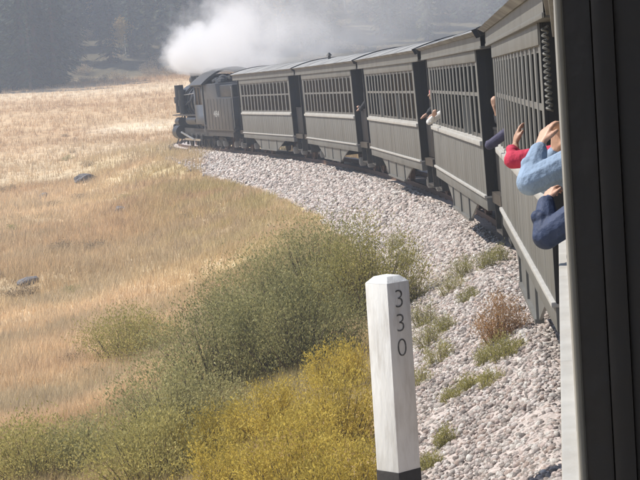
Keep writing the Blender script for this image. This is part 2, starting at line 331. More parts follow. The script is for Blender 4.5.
ICO = None
def ico():
    bm = bmesh.new(); bmesh.ops.create_icosphere(bm, subdivisions=1, radius=1); v = np.array([q.co[:] for q in bm.verts]); f = np.array([[p.index for p in q.verts] for q in bm.faces]); bm.free(); return v, f
IV, IF = ico()
def stones(n, a0, a1, q0, q1, r0, r1):
    a = rng.uniform(a0, a1, n); q = rng.uniform(q0, q1, n) 
    x = np.interp(a, _A, _X) - q * np.cos(np.interp(a, _A, _TH)); y = np.interp(a, _A, _Y) - q * np.sin(np.interp(a, _A, _TH))
    z = np.maximum(ballast_z(q), zt(x, y, q)); r = rng.uniform(r0, r1, n) * rng.choice([.7, 1, 1, 1.25], n)
    keep = (q < 2.55 + .6 * fbm(a / 1.5, q * 0, 91)) ; x, y, z, r = x[keep], y[keep], z[keep], r[keep]; n = len(x)
    k = 9; var = []
    for _ in range(k):
        v = IV * (1 + rng.uniform(-.28, .28, (len(IV), 1))); v = v * rng.uniform(.65, 1.15, 3); Q, _r = np.linalg.qr(rng.normal(size=(3, 3))); var.append(v @ Q)
    var = np.array(var)[rng.integers(0, k, n)]; an = rng.uniform(0, 2 * pi, n); ca, sa = np.cos(an)[:, None], np.sin(an)[:, None]
    vx = var[:, :, 0] * ca - var[:, :, 1] * sa; vy = var[:, :, 0] * sa + var[:, :, 1] * ca; vz = var[:, :, 2]
    Vv = np.stack([vx * r[:, None] + x[:, None], vy * r[:, None] + y[:, None], vz * r[:, None] * .85 + (z + r * .25)[:, None]], 2).reshape(-1, 3)
    T = (IF[None] + (np.arange(n) * len(IV))[:, None, None]).reshape(-1, 3)
    pal = np.array([(.66, .59, .53), (.55, .44, .38), (.48, .43, .39), (.78, .73, .67), (.40, .34, .30), (.27, .235, .215), (.62, .51, .46), (.74, .66, .61), (.66, .57, .52)])
    c = pal[rng.integers(0, len(pal), n)] * rng.uniform(.88, 1.24, (n, 1))
    return Vv, T, np.repeat(c, len(IV), 0)
sv, st_, sc_, o_ = [], [], [], 0
for args in ((19000, 3, 18, 0.75, 3.05, .017, .034), (19000, 18, 36, 0.75, 3.05, .021, .040), (8500, 36, 60, 0.8, 3.1, .034, .06), (4500, 60, 88, 0.9, 3.1, .042, .072)):
    v, t, c = stones(*args); sv.append(v); st_.append(t + o_); sc_.append(c); o_ += len(v)
tag(numpy_mesh('ballast_stones', np.concatenate(sv), np.concatenate(st_), M['stone'], np.concatenate(sc_)),
    'pale pinkish crushed stone spread along the track shoulder', 'gravel', kind='stuff')

# ------------------------------------------------------------------ grass
def grass(n, d0, d1, blades):
    D = rng.uniform(d0, d1, n); az = rng.uniform(-.36, .02, n)
    x = D * np.sin(az); y = D * np.cos(az); a, q = aq(x, y)
    k = (q > (2.55 + .6 * fbm(a / 1.5, q * 0, 91)) * (1 - .78 * ss(a, 76, 86)) + rng.uniform(-.25, .3, n)) | (q < -3.2); k &= rng.uniform(0, 1, n) < .35 + 1.1 * fbm(x / 2.2, y / 2.2, 71, 2)
    x, y, q, D = x[k], y[k], q[k], D[k]; n = len(x); z = zt(x, y, q); c = mcol(x, y, q) * 1.12
    hh = (.14 + .22 * fbm(x / 4, y / 4, 81)) * rng.uniform(.7, 1.3, n) * np.clip((D / 34) ** .3, .9, 1.5)
    hh = hh * (1 - .6 * ss(3.6 - q, 0, .8) * (1 - ss(y, 75, 90)))
    B = blades; X = np.repeat(x, B); Yy = np.repeat(y, B); Z = np.repeat(z, B); H = np.repeat(hh, B) * rng.uniform(.55, 1.2, n * B); sp = np.repeat(np.clip(D / 34, .7, 2.2), B)
    X = X + rng.normal(0, .06, n * B) * sp; Yy = Yy + rng.normal(0, .06, n * B) * sp
    t = rng.uniform(0, 2 * pi, n * B); ln = rng.uniform(.1, .75, n * B) * H; wd = rng.uniform(.005, .010, n * B) * sp
    ta = t + rng.uniform(.8, 2.3, n * B)
    v0 = np.stack([X - np.cos(ta) * wd, Yy - np.sin(ta) * wd, Z - .03], 1); v1 = np.stack([X + np.cos(ta) * wd, Yy + np.sin(ta) * wd, Z - .03], 1)
    v2 = np.stack([X + np.cos(t) * ln + .1 * H, Yy + np.sin(t) * ln, Z + H], 1)
    V = np.stack([v0, v1, v2], 1).reshape(-1, 3); cc = np.repeat(c, B, 0) * rng.uniform(.75, 1.25, (n * B, 1)); return V, np.arange(len(V)).reshape(-1, 3), np.repeat(cc, 3, 0)
gv, gt, gc, o_ = [], [], [], 0
for args in ((42000, 14, 45, 9), (38000, 45, 95, 7), (22000, 95, 235, 6)):
    v, t, c = grass(*args); gv.append(v); gt.append(t + o_); gc.append(c); o_ += len(v)
tag(numpy_mesh('meadow_grass', np.concatenate(gv), np.concatenate(gt), M['grass'], np.concatenate(gc)), 'dry tan and straw coloured grass covering the open meadow', 'grass', kind='stuff')

# ------------------------------------------------------------------ rolling stock
def arch(x0, z0, rise, n=14):
    return [(-x0 + 2 * x0 * i / n, z0 + rise * (1 - (2 * i / n - 1) ** 2)) for i in range(n + 1)]
ZS0, ZS1, ZB, ZW0, ZW1, ZE = .83, .97, 1.76, 1.87, 2.98, 3.16     # sill, belt rail, window, eave heights
NW, WP, WO = 14, .74, .56
WY = [-NW * WP / 2 + WP * (i + .5) for i in range(NW)]
def wheel_mesh(r, wdt=.12):
    mb = MB(); pr = [(0, -wdt / 2), (.07, -wdt / 2 - .03), (.09, -wdt / 2), (r * .75, -wdt / 2 + .03), (r * .8, -wdt / 2), (r, -wdt / 2), (r, wdt / 2 - .03), (r + .025, wdt / 2 - .02), (r + .025, wdt / 2), (0, wdt / 2)]
    n = 20; V = [(pr[i][1], p * 1, 0) for i in range(0) for p in ()]
    V = [(o, q * cos(2 * pi * k / n), q * sin(2 * pi * k / n)) for (q, o) in pr for k in range(n)]
    mb.add(V, [(i * n + k, (i + 1) * n + k, (i + 1) * n + (k + 1) % n, i * n + (k + 1) % n) for i in range(len(pr) - 1) for k in range(n)]); return mb
WR = .33
SH = {}
def sh(key, fn):
    if key not in SH: SH[key] = fn()
    return SH[key]
def truck(parent, y, wb=1.5):
    t = sh('truckframe', lambda: (lambda m: m.mesh('truck', M['iron'], bevel=.01))(_truck()))
    o = link('truck', t, parent, (0, y, 0))
    wm = sh('wheel', lambda: wheel_mesh(WR).mesh('wheel', M['rust']))
    for sy in (-1, 1):
        for sx in (-1, 1):
            link('wheel', wm, o, (sx * .475, sy * wb / 2, WR), (0, 0, 0 if sx < 0 else pi))
        link('axle', sh('axle', lambda: MB().tube([(-.78, 0, 0), (.78, 0, 0)], .06, 10).mesh('axle', M['iron'])), o, (0, sy * wb / 2, WR))
        for sx in (-1, 1):
            link('journal_box', sh('jb', lambda: MB().box(-.09, .09, -.11, .11, -.12, .14).box(-.11, .11, -.09, .09, -.08, .10).mesh('journal_box', M['trim'], bevel=.02)), o, (sx * .86, sy * wb / 2, WR))  # pale colour on the boxes stands in for sunlight on them
    return o
def _truck():
    m = MB()
    for sx in (-1, 1):
        x = sx * .80
        m.prism([(-1.0, .40), (-.75, .50), (-.35, .28), (.35, .28), (.75, .50), (1.0, .40), (1.0, .46), (.75, .60), (-.75, .60), (-1.0, .46)][::1], 'x', x - .04, x + .04)
        m.box(x - .06, x + .06, -.3, .3, .34, .56)
    m.box(-.85, .85, -.17, .17, .42, .62); m.box(-.5, .5, -.12, .12, .6, .78); return m
def coach(k, label, tilt, open_windows=(), pipes=()):
    x, y, th = P(k * L)
    r = empty('passenger_coach', (x, y, 0), (0, -R(tilt), th), label, 'coach', 'passenger coaches of the train')
    H = LB / 2
    # floor and underframe
    link('floor', sh('floor', lambda: MB().box(-1.22, 1.22, -H - PLAT, H + PLAT, .86, 1.02).box(-.25, .25, -H - PLAT, H + PLAT, .62, .86).mesh('floor', M['inner'])), r)
    def side_wall(s):
        m = MB(); X = lambda a, b: (min(s * a, s * b), max(s * a, s * b))
        m.box(*X(1.20, 1.265), -H, H, ZS0 + .05, ZB - .01)
        for yy in (-H, H - .27): m.box(*X(1.20, 1.295), yy, yy + .27, ZB - .01, ZE)
        m.box(*X(1.20, 1.292), -H + .27, H - .27, ZW1, ZE); return m.mesh('side_wall', M['grey'], bevel=.004)
    for s in (-1, 1):
        X = lambda a, b: (min(s * a, s * b), max(s * a, s * b))
        link('side_wall', sh(('sw', s), lambda: side_wall(s)), r)
        link('side_sill', sh(('ss', s), lambda: MB().box(*X(1.18, 1.30), -H - .02, H + .02, ZS0 - .10, ZS1 - .045).mesh('side_sill', M['grey'], bevel=.008)), r)
        link('sill_ledge', sh(('sl', s), lambda: MB().box(*X(1.2, 1.335), -H - .03, H + .03, ZS1 - .045, ZS1).mesh('sill_ledge', M['sill'], bevel=.01)), r)
        # the lower side is boarded, two boards to a window
        bm_ = sh(('bd', s), lambda: MB().box(*X(1.262, 1.296), -.181, .181, ZS1 - .01, ZB - .03).mesh('board', M['grey'], bevel=.006))
        nb = int(LB / .3705)
        for i in range(nb): link('board', bm_, r, (s * random.uniform(0, .003), -LB / 2 + LB * (i + .5) / nb, 0))
        # belt rail in lengths
        for i in range(4):
            link('belt_rail', sh(('br', s), lambda: MB().box(*X(1.2, 1.341), -LB / 8 + .003, LB / 8 - .003, ZB - .045, ZB + .03).box(*X(1.2, 1.30), -LB / 8 + .003, LB / 8 - .003, ZB + .02, ZW0 - .04).mesh('belt_rail', M['sill'], bevel=.008)), r, (0, -H + LB * (i + .5) / 4, 0))
        for i in range(NW + 1):
            link('window_post', sh(('wp', s), lambda: MB().box(*X(1.21, 1.293), -.052, .052, ZB - .01, ZW1 + .01).box(*X(1.28, 1.298), -.022, .022, ZB + .03, ZW1 - .004).mesh('window_post', M['trim'], bevel=.006)), r, (0, -NW * WP / 2 + i * WP, 0))
        ZM = ZW0 + (ZW1 - ZW0) * .56
        for i, wy in enumerate(WY):
            op = (s < 0 and i in open_windows)
            def frame():
                m = MB(); h = (WP - .104) / 2; lo = ZM - .06 if op else ZW0 - .06
                m.box(*X(1.240, 1.281), -h, -h + .045, lo, ZW1); m.box(*X(1.240, 1.281), h - .045, h, lo, ZW1)
                m.box(*X(1.241, 1.280), -h + .045, h - .045, ZW1 - .05, ZW1 + .01); 
                if not op: m.box(*X(1.241, 1.280), -h + .045, h - .045, ZW0 - .06, ZW0 + .02)
                return m.mesh('window', M['sash'])
            wo = link('window', sh(('wf', s, op), frame), r, (0, wy, 0))
            link('meeting_rail', sh(('mr', s), lambda: MB().box(*X(1.236, 1.285), -(WP - .104) / 2 + .046, (WP - .104) / 2 - .046, ZM - .028, ZM + .028).mesh('meeting_rail', M['grey'])), wo)
            if s > 0: link('added_window_block', sh('added_window_block', lambda: MB().box(1.215, 1.221, -.3, .3, ZW0 - .05, ZW1 + .01).mesh('added_window_block', M['dark'])), wo)  # opaque sheets added to stop far-side light, so the windows read dark
            link('pane', sh(('pn', s, op), lambda: MB().box(*X(1.269, 1.275), -.275, .275, ZM if op else ZW0 - .02, ZW1 - .03).mesh('pane', M['glass'])), wo)
        # letter board and overhanging fascia of the eave
        link('letter_board', sh(('lb', s), lambda: MB().box(*X(1.28, 1.312), -H, H, ZW1 + .006, ZE + .02).mesh('letter_board', M['grey'], bevel=.005)), r)
        link('eave_fascia', sh(('ef', s), lambda: MB().box(*X(1.34, 1.340), -H - PLAT - .04, H + PLAT + .04, ZE, ZE + .26).box(*X(1.2, 1.35), -H - PLAT, H + PLAT, ZE - .002, ZE + .04).mesh('eave_fascia', M['grey'], bevel=.006)), r)
        # fish-belly side girder under the middle
        def belly():
            m = MB(); p = [(-3.3, ZS0 - .10), (-1.7, .34), (1.7, .34), (3.3, ZS0 - .10)]
            m.prism(p, 'x', *X(1.22, 1.25))
            for yy in (-1.7, 0, 1.7): m.box(*X(1.245, 1.275), yy - .03, yy + .03, .35 + max(0, abs(yy) - 1.7) * .3, ZS0 - .105)
            m.box(*X(1.20, 1.29), -1.72, 1.72, .31, .355); return m.mesh('fish_belly_girder', M['grey'])
        link('fish_belly_girder', sh(('fb', s), belly), r)
    link('added_dark_lining', sh('lining', lambda: MB().box(1.16, 1.196, -H + .06, H - .06, 1.03, ZW0 - .03).mesh('added_dark_lining', M['dark'])), r)  # dark sheet added over the far wall to keep the interior looking shaded
    sm = sh('seat', lambda: MB().box(-.45, .45, -.02, .40, 1.38, 1.50).box(-.45, .45, -.10, -.02, 1.40, 2.12).box(-.40, -.34, 0, .36, 1.021, 1.38).box(.34, .40, 0, .36, 1.021, 1.38).mesh('seat', M['seat'], bevel=.02))
    for yy in np.linspace(-H + .4, H - .8, 11):
        for s in (-1, 1):
            if k == 0 and s < 0 and yy > 1.6: continue
            if k in (1, 2) and s < 0 and yy > 1.5: continue
            link('seat', sm, r, (s * .66, yy, 0))
    # roof: thick arched shell over body and platforms
    def roof():
        m = MB(); o = arch(1.44, ZE + .25, .24); i_ = arch(1.36, ZE + .2, .2)
        m.prism((o + i_[::-1])[::-1], 'y', -H - PLAT - .08, H + PLAT + .08); return m.mesh('roof', M['roof'])
    ro = link('roof', sh('roof', roof), r)
    for yy in np.linspace(-H - PLAT, H + PLAT, 5): link('roof_seam', sh('rs', lambda: MB().prism((arch(1.445, ZE + .256, .241) + arch(1.44, ZE + .245, .235)[::-1])[::-1], 'y', -.012, .012).mesh('roof_seam', M['roof'])), ro, (0, yy, 0))
    for (py_, px2, hh) in pipes: MB().tube([(0, 0, 0), (0, 0, hh)], .05, 8).tube([(0, 0, hh - .04), (0, 0, hh + .06)], [.1, .03], 8).build('stove_pipe', M['iron'], r, loc=(px2, py_, ZE + .36))
    # ends: dark bulkhead with door, hood, gates, posts, steps, coupler
    for e in (-1, 1):
        Yr = lambda a, b: (min(e * a, e * b), max(e * a, e * b))
        def bulk():
            m = MB(); m.box(-1.2952, -.38, *Yr(H - .05, H + .03), .95, ZE + .3); m.box(.38, 1.2952, *Yr(H - .05, H + .03), .95, ZE + .3); m.box(-.38, .38, *Yr(H - .05, H + .03), 2.95, ZE + .3)
            for q_ in np.arange(-1.272, 1.28, .106): (m.box(q_ - .007, q_ + .007, *Yr(H + .029, H + .0335), .96, ZE + .29) if abs(q_) > .4 else None)
            m.prism(arch(1.25, ZE + .29, .12)[::-1], 'y', *Yr(H - .05, H + .03)); return m.mesh('end_wall', M['dark'], bevel=.004)
        link('end_wall', sh(('ew', e), bulk), r)
        d_ = link('end_door', sh(('ed', e), lambda: MB().box(-.375, .375, *Yr(H - .03, H + .01), 1.02, 2.945).box(-.3, .3, *Yr(H + .01, H + .02), 1.1, 1.9).mesh('end_door', M['inner'], bevel=.004)), r)
        link('door_handle', sh(('dh', e), lambda: MB().tube([(.28, e * (H + .02), 1.95), (.28, e * (H + .07), 1.95), (.2, e * (H + .07), 1.95)], .012, 6).mesh('door_handle', M['brass'])), d_)
        for s in (-1, 1):
            X = lambda a, b: (min(s * a, s * b), max(s * a, s * b))
            # corner boards: two narrow mouldings wrap the body corner
            link('corner_moulding', sh(('cm', s, e), lambda: MB().tube([(s * 1.2968, e * (H + .030), ZS1), (s * 1.2968, e * (H + .030), ZE)], .0021, 10).box(*X(1.27, 1.2985), *Yr(H - .09, H + .029), ZS1, ZE).mesh('corner_moulding', M['grey'])), r)
            link('gate', sh(('gt', s, e), lambda: MB().box(*X(1.10, 1.13), *Yr(H + .12, H + PLAT - .12), 1.04, 1.95).box(*X(1.09, 1.14), *Yr(H + .1, H + PLAT - .1), 1.95, 1.99).mesh('gate', M['dark'], bevel=.008)), r)
            link('roof_post', sh(('rp', s, e), lambda: MB().box(*X(1.08, 1.16), *Yr(H + PLAT - .1, H + PLAT - .02), .95, ZE + .2).mesh('roof_post', M['dark'], bevel=.01)), r)
            link('step', sh(('st', s, e), lambda: MB().box(*X(.85, 1.2), *Yr(H + .15, H + .95), .42, .46).box(*X(.85, 1.1), *Yr(H + .15, H + .95), .70, .74).box(*X(.85, 1.2), *Yr(H + .12, H + .15), .40, .98).box(*X(.85, 1.2), *Yr(H + .95, H + .98), .40, .98).mesh('step', M['iron'])), r)
        for s in (-1, 1): link('platform_rail', sh(('pr', e, s), lambda: MB().tube([(s * 1.12, e * (H + PLAT - .06), 1.9), (s * .4, e * (H + PLAT - .06), 1.9)], .025).box(min(s * 1.1, s * .4), max(s * 1.1, s * .4), *Yr(H + PLAT - .07, H + PLAT - .05), 1.02, 1.88).mesh('platform_rail', M['dark'])), r)
        link('roof_hood', sh(('rh', e), lambda: MB().prism((arch(1.46, ZE + .27, .25) + arch(1.40, ZE + .15, .2)[::-1])[::-1], 'y', *Yr(H + PLAT + .05, H + PLAT + .11)).mesh('roof_hood', M['dark'])), r)
        link('coupler', sh(('cp', e), lambda: MB().box(-.1, .1, *Yr(H + PLAT - .3, H + PLAT + .16), .56, .76).box(-.16, .13, *Yr(H + PLAT + .1, H + PLAT + .235), .52, .80).mesh('coupler', M['rust'], bevel=.02)), r)
        truck(r, e * 4.2)
    return r
names = ['grey wooden coach with people leaning out, its dark end beside the camera', 'grey coach just ahead of the one with the denim-sleeved person',
         'grey coach with a pale sleeve at its rear window, one ahead of the red-sleeved arm', 'grey coach in the middle of the train, third behind the tender',
         'second grey coach behind the tender, with a short stove pipe on its roof', 'grey coach coupled directly behind the engine tender, half veiled by smoke']
tilts = [0, .3, 1.2, 1.9, 1.9, 1.7]
coaches = [coach(k, names[k], tilts[k], {0: (9, 10, 11, 12, 13), 1: (11, 12), 2: (2, 3, 11), 3: (4, 9)}.get(k, ()), {4: ((2.4, -.7, .22),)}.get(k, ())) for k in range(6)]
bpy.context.view_layer.update()
def cpt(k, x, y, z): return coaches[k].matrix_world @ Vector((x, y, z))
# coiled hose hanging at the rear corner of the coach ahead
mb = MB(); mb.tube([(-1.275 + .022 * cos(t), -LB / 2 - .36 + .022 * sin(t), 3.12 - .046 * t / (2 * pi)) for t in np.linspace(0, 2 * pi * 14, 14 * 10)], .010, 5); mb.build('coiled_hose', M['grey'], coaches[1])

# ------------------------------------------------------------------ tender and engine
A_T = 5 * L + LB / 2 + PLAT + GAP / 2 + .1 + 3.25
x, y, th = P(A_T); T = empty('tender', (x, y, 0), (0, -R(1.5), th), 'black steam engine tender lettered 484, coupled ahead of the coaches', 'tender')
m = MB(); m.prism([(-3.2, .98), (3.2, .98), (3.2, 3.1), (.2, 3.1), (-.1, 2.45), (-3.2, 2.45)], 'x', -1.33, 1.33); m.build('tank', M['tank'], T, bevel=.05)
MB().box(-1.2, 1.2, -3.05, -.15, 2.44, 3.0).build('oil_bunker', M['engine'], T, bevel=.06)
MB().box(-1.25, 1.25, -3.35, 3.3, .72, .98).build('underframe', M['iron'], T)
m = MB()
for _ in range(60): m.sphere((random.uniform(-1, 1), random.uniform(.5, 3), 3.05 + random.uniform(0, .25)), random.uniform(.12, .26), 6, 4)
m.build('coal_load', M['coal'], T)
for i in range(9): MB().tube([(-1.332, -3.1 + i * .77, 1.05), (-1.332, -3.1 + i * .77, 2.4)], .012, 5).build('rivet_strip', M['tank'], T)
MB().box(-1.30, -1.14, -3.36, -3.32, .55, 1.5).box(1.14, 1.30, -3.36, -3.32, .55, 1.5).box(-1.4, 1.4, -3.42, -3.3, .70, .95).build('end_beam', M['iron'], T)
MB().tube([(-1.3, -3.3, 2.9), (-1.3, -3.38, 2.8), (-1.3, -3.38, 1.2), (-1.3, -3.3, 1.1)], .02, 6).build('grab_iron', M['trim'], T)
for e in (-1, 1): truck(T, e * 2.05)
MB().box(-.1, .1, -3.75, -3.3, .56, .76).box(-.16, .13, -3.8, -3.7, .52, .80).build('coupler', M['rust'], T)
def text(s, size, mtl, parent=None, loc=(0, 0, 0), rot=(0, 0, 0), thick=.004, offset=0.0):
    cu = bpy.data.curves.new('lettering', 'FONT'); cu.body = s; cu.size = size; cu.align_x = 'CENTER'; cu.align_y = 'CENTER'; cu.extrude = thick; cu.offset = offset
    o = bpy.data.objects.new('lettering', cu); C.objects.link(o); dg = bpy.context.evaluated_depsgraph_get(); me = bpy.data.meshes.new_from_object(o.evaluated_get(dg)); bpy.data.objects.remove(o)
    me.materials.clear(); me.materials.append(mtl); o = link('lettering', me, parent, loc, rot); return o
text('484', .38, M['wletter'], T, (-1.337, .4, 1.72), (pi / 2, 0, -pi / 2), offset=.012).scale = (2.3, 1, 1)

A_L = A_T + 3.35
x, y, th = P(A_L + 4.6); th2 = P(A_L + 5)[2]
E = empty('steam_locomotive', (x + sin(th2) * 4.6, y - cos(th2) * 4.6, 0), (0, -R(1.0), th2), 'black steam locomotive at the head of the train, smoke at its stack', 'locomotive')
def cylz(y0, y1, r0, r1, z, xx=0, n=24): return [(xx, y0, z), (xx, y1, z)], [r0, r1]
ZC = 2.25
m = MB(); m.tube([(0, 2.2, ZC), (0, 3.6, ZC), (0, 5.4, ZC), (0, 7.9, ZC)], [.98, .96, .86, .82], 28); m.box(-.85, .85, 2.2, 3.8, 1.1, 2.3); m.build('boiler', M['engine'], E)
m = MB()
for yy in (3.4, 4.5, 5.6, 6.7, 7.7): m.tube([(0, yy - .03, ZC), (0, yy + .03, ZC)], [.99 - .025 * max(0, yy - 3.4)] * 2, 28)
m.build('boiler_band', M['engine'], E)
m = MB(); m.tube([(0, 7.9, ZC), (0, 9.55, ZC)], .92, 28); m.tube([(0, 9.55, ZC), (0, 9.62, ZC), (0, 9.68, ZC)], [.80, .78, .4], 28); sb = m.build('smokebox', M['engine'], E)
m = MB(); m.tube([(0, 9.66, ZC), (0, 9.74, ZC)], .33, 16); m.build('smokebox_door', M['engine'], sb)
m = MB(); m.tube([(0, 9.05, ZC + .75), (0, 9.05, ZC + .95), (0, 9.05, 3.7), (0, 9.05, 3.82)], [.36, .25, .28, .34], 18); m.build('smoke_stack', M['engine'], E)
def dome(y, r, h): return MB().tube([(0, y, ZC + .7), (0, y, ZC + .9), (0, y, ZC + .7 + h * .7), (0, y, ZC + .7 + h * .92), (0, y, ZC + .7 + h)], [r * 1.2, r, r * .97, r * .7, r * .1], 18)
dome(5.0, .40, .95).build('steam_dome', M['engine'], E); dome(6.9, .38, .90).build('sand_dome', M['engine'], E)
m = MB(); m.tube([(-.0, 8.3, 3.05), (0, 8.3, 3.25), (0, 8.3, 3.4), (0, 8.3, 3.52)], [.16, .14, .09, .02], 12); m.build('bell', M['brass'], E)
m = MB(); m.tube([(0, 9.35, 3.35), (0, 9.8, 3.35)], .22, 14); m.box(-.2, .2, 9.35, 9.7, 3.0, 3.2); hl = m.build('headlight', M['engine'], E)
MB().tube([(0, 9.79, 3.35), (0, 9.82, 3.35)], .18, 14).build('lens', M['lamp'], hl)
# cab
m = MB()
for s in (-1, 1):
    xs = (min(s * 1.36, s * 1.40), max(s * 1.36, s * 1.40))
    m.box(*xs, 0, 2.2, 1.25, 2.15); m.box(*xs, 0, .3, 2.15, 3.1); m.box(*xs, 1.9, 2.2, 2.15, 3.1); m.box(*xs, .3, 1.9, 2.95, 3.1); m.box(*xs, 1.05, 1.15, 2.15, 2.95)
m.prism((arch(1.36, 3.08, .45) + [(1.36, 1.25), (-1.36, 1.25)])[::-1], 'y', 2.16, 2.2); m.box(-1.36, 1.36, 0, 2.16, 1.22, 1.3)
cb = m.build('cab', M['tank'], E, bevel=.01)
MB().prism((arch(1.56, 3.08, .72) + arch(1.48, 3.03, .68)[::-1])[::-1], 'y', -.75, 2.45).build('cab_roof', M['engine'], E)
for yy in (.68, 1.53): MB().box(-1.340, -1.375, yy - .36, yy + .36, 2.15, 2.95).build('window', M['glass'], cb)
MB().box(-1.40, -1.36, -.02, .02, .9, 3.0).build('handrail', M['trim'], cb)
# running boards, tanks, pumps, pipes
for s in (-1, 1):
    MB().box(min(s * .85, s * 1.3), max(s * .85, s * 1.3), 2.2, 9.4, 1.62, 1.67).build('running_board', M['engine'], E)
    MB().tube([(s * 1.08, 3.0, 1.38), (s * 1.08, 5.6, 1.38)], .22, 14).build('air_reservoir', M['engine'], E)
    MB().tube([(s * 1.02, 7.6, 1.7), (s * 1.02, 7.6, 2.9)], .19, 12).tube([(s * 1.02, 7.6, 2.1), (s * 1.02, 7.6, 2.4)], .24, 12).build('air_pump', M['engine'], E)
    MB().tube([(s * 1.0, 8.55, 1.75), (s * 1.0, 8.55, 3.15)], .23, 12).tube([(s * 1.0, 8.55, 2.25), (s * 1.0, 8.55, 2.55)], .29, 12).build('feed_pump', M['engine'], E)
    MB().tube([(s * .96, 2.3, 2.75), (s * 1.0, 5, 2.68), (s * .93, 9.3, 2.6)], .022, 6).build('hand_rail', M['steel'], E)
    MB().tube([(s * .55, 5.1, 3.05), (s * .9, 5.6, 2.4), (s * .9, 8.4, 2.0), (s * .8, 8.6, 1.4)], .05, 6).build('steam_pipe', M['engine'], E)
    MB().tube([(s * 1.05, 8.15, .78), (s * 1.05, 9.35, .78)], .36, 18).tube([(s * 1.02, 8.2, 1.3), (s * 1.02, 9.3, 1.3)], .22, 14).tube([(s * 1.05, 9.35, .78), (s * 1.05, 9.45, .78)], .25, 14).build('cylinder', M['engine'], E)
    MB().box(min(s * .86, s * .96), max(s * .86, s * .96), .4, 8.2, .62, .98).build('frame', M['iron'], E)
    MB().box(min(s * 1.12, s * 1.18), max(s * 1.12, s * 1.18), 2.7, 6.9, .40, .50).build('coupling_rod', M['steel'], E)
    MB().tube([(s * 1.22, 4.1, .46), (s * 1.22, 7.6, .78), (s * 1.05, 8.2, .78)], .05, 8).build('main_rod', M['steel'], E)
    dw = sh('drv', lambda: wheel_mesh(.56, .14).mesh('driver', M['iron'])); cw = sh('cwt', lambda: MB().tube([(-.05, 0, 0), (.05, 0, 0)], .22, 14).box(-.05, .05, -.12, .12, -.35, .15).mesh('crank', M['iron'], bevel=.02))
    for yy in (2.75, 4.1, 5.45, 6.8):
        d_ = link('driving_wheel', dw, E, (s * .475, yy, .56), (0, 0, 0 if s < 0 else pi)); link('crank', cw, E, (s * 1.06, yy, .52))
    for yy, rr in ((.9, .42), (9.0, .36)):
        link('truck_wheel', sh(('tw', rr), lambda: wheel_mesh(rr).mesh('truck_wheel', M['iron'])), E, (s * .475, yy, rr), (0, 0, 0 if s < 0 else pi))
MB().tube([(-.6, 9.0, .36), (.6, 9.0, .36)], .07, 8).tube([(-.8, .9, .42), (.8, .9, .42)], .07, 8).build('axle', M['iron'], E)
for yy in (2.75, 4.1, 5.45, 6.8): MB().tube([(-1.1, yy, .56), (1.1, yy, .56)], .09, 8).build('axle', M['iron'], E)
MB().box(-1.25, 1.25, 9.55, 9.85, .75, 1.15).box(-.85, .85, 8.2, 9.6, .85, 1.35).box(-.1, .1, 9.8, 10.35, .6, .82).build('pilot_beam', M['engine'], E, bevel=.02)
for i in range(11):
    u = -1 + .2 * i; MB().tube([(u * .85, 9.86, .78), (u * 1.1, 9.95 + .75 * (1 - abs(u)), .14)], .035, 5).build('pilot_bar', M['engine'], E)
MB().box(-1.2, 1.2, 9.5, 9.9, 1.13, 1.19).build('front_deck', M['engine'], E)
for s in (-1, 1): MB().tube([(s * .95, 9.75, 1.18), (s * .5, 9.6, 2.0)], .03, 6).build('deck_brace', M['engine'], E)

# ------------------------------------------------------------------ mile post
mx_, my_ = at_y(399, 474, 14.0).x - .0, 14.0
ma, mq = aq(mx_, my_); mzg = max(float(ballast_z(mq[0])), gz(mx_, my_)) - .25
mp_ = empty('mile_post', (mx_, my_, 0), (0, 0, R(-40)), 'white square wooden mile post numbered 330 beside the track', 'mile post')
W2 = .116
MB().box(-W2, W2, -W2, W2, -.12, 1.295).build('shaft', M['white'], mp_, bevel=.006)
m = MB(); m.add([(-W2, -W2, 1.294), (W2, -W2, 1.294), (W2, W2, 1.294), (-W2, W2, 1.294), (-.07, -.07, 1.340), (.07, -.07, 1.340), (.07, .07, 1.340), (-.07, .07, 1.340), (0, 0, 1.352)],
    [(0, 1, 5, 4), (1, 2, 6, 5), (2, 3, 7, 6), (3, 0, 4, 7), (4, 5, 8), (5, 6, 8), (6, 7, 8), (7, 4, 8)]); m.build('post_cap', M['white'], mp_, bevel=.008)
MB().box(-W2 - .003, W2 + .003, -W2 - .003, W2 + .003, mzg, -.118).build('tarred_foot', M['tar'], mp_, bevel=.006)
for ch, zz, dy_ in (('3', 1.165, 0), ('3', .985, 0), ('0', .80, 0)): text(ch, .195, M['letter'], mp_, (W2 + .001, .0, zz), (pi / 2, 0, pi / 2), thick=.0015, offset=-.0035).scale = (1.15, 1, 1)

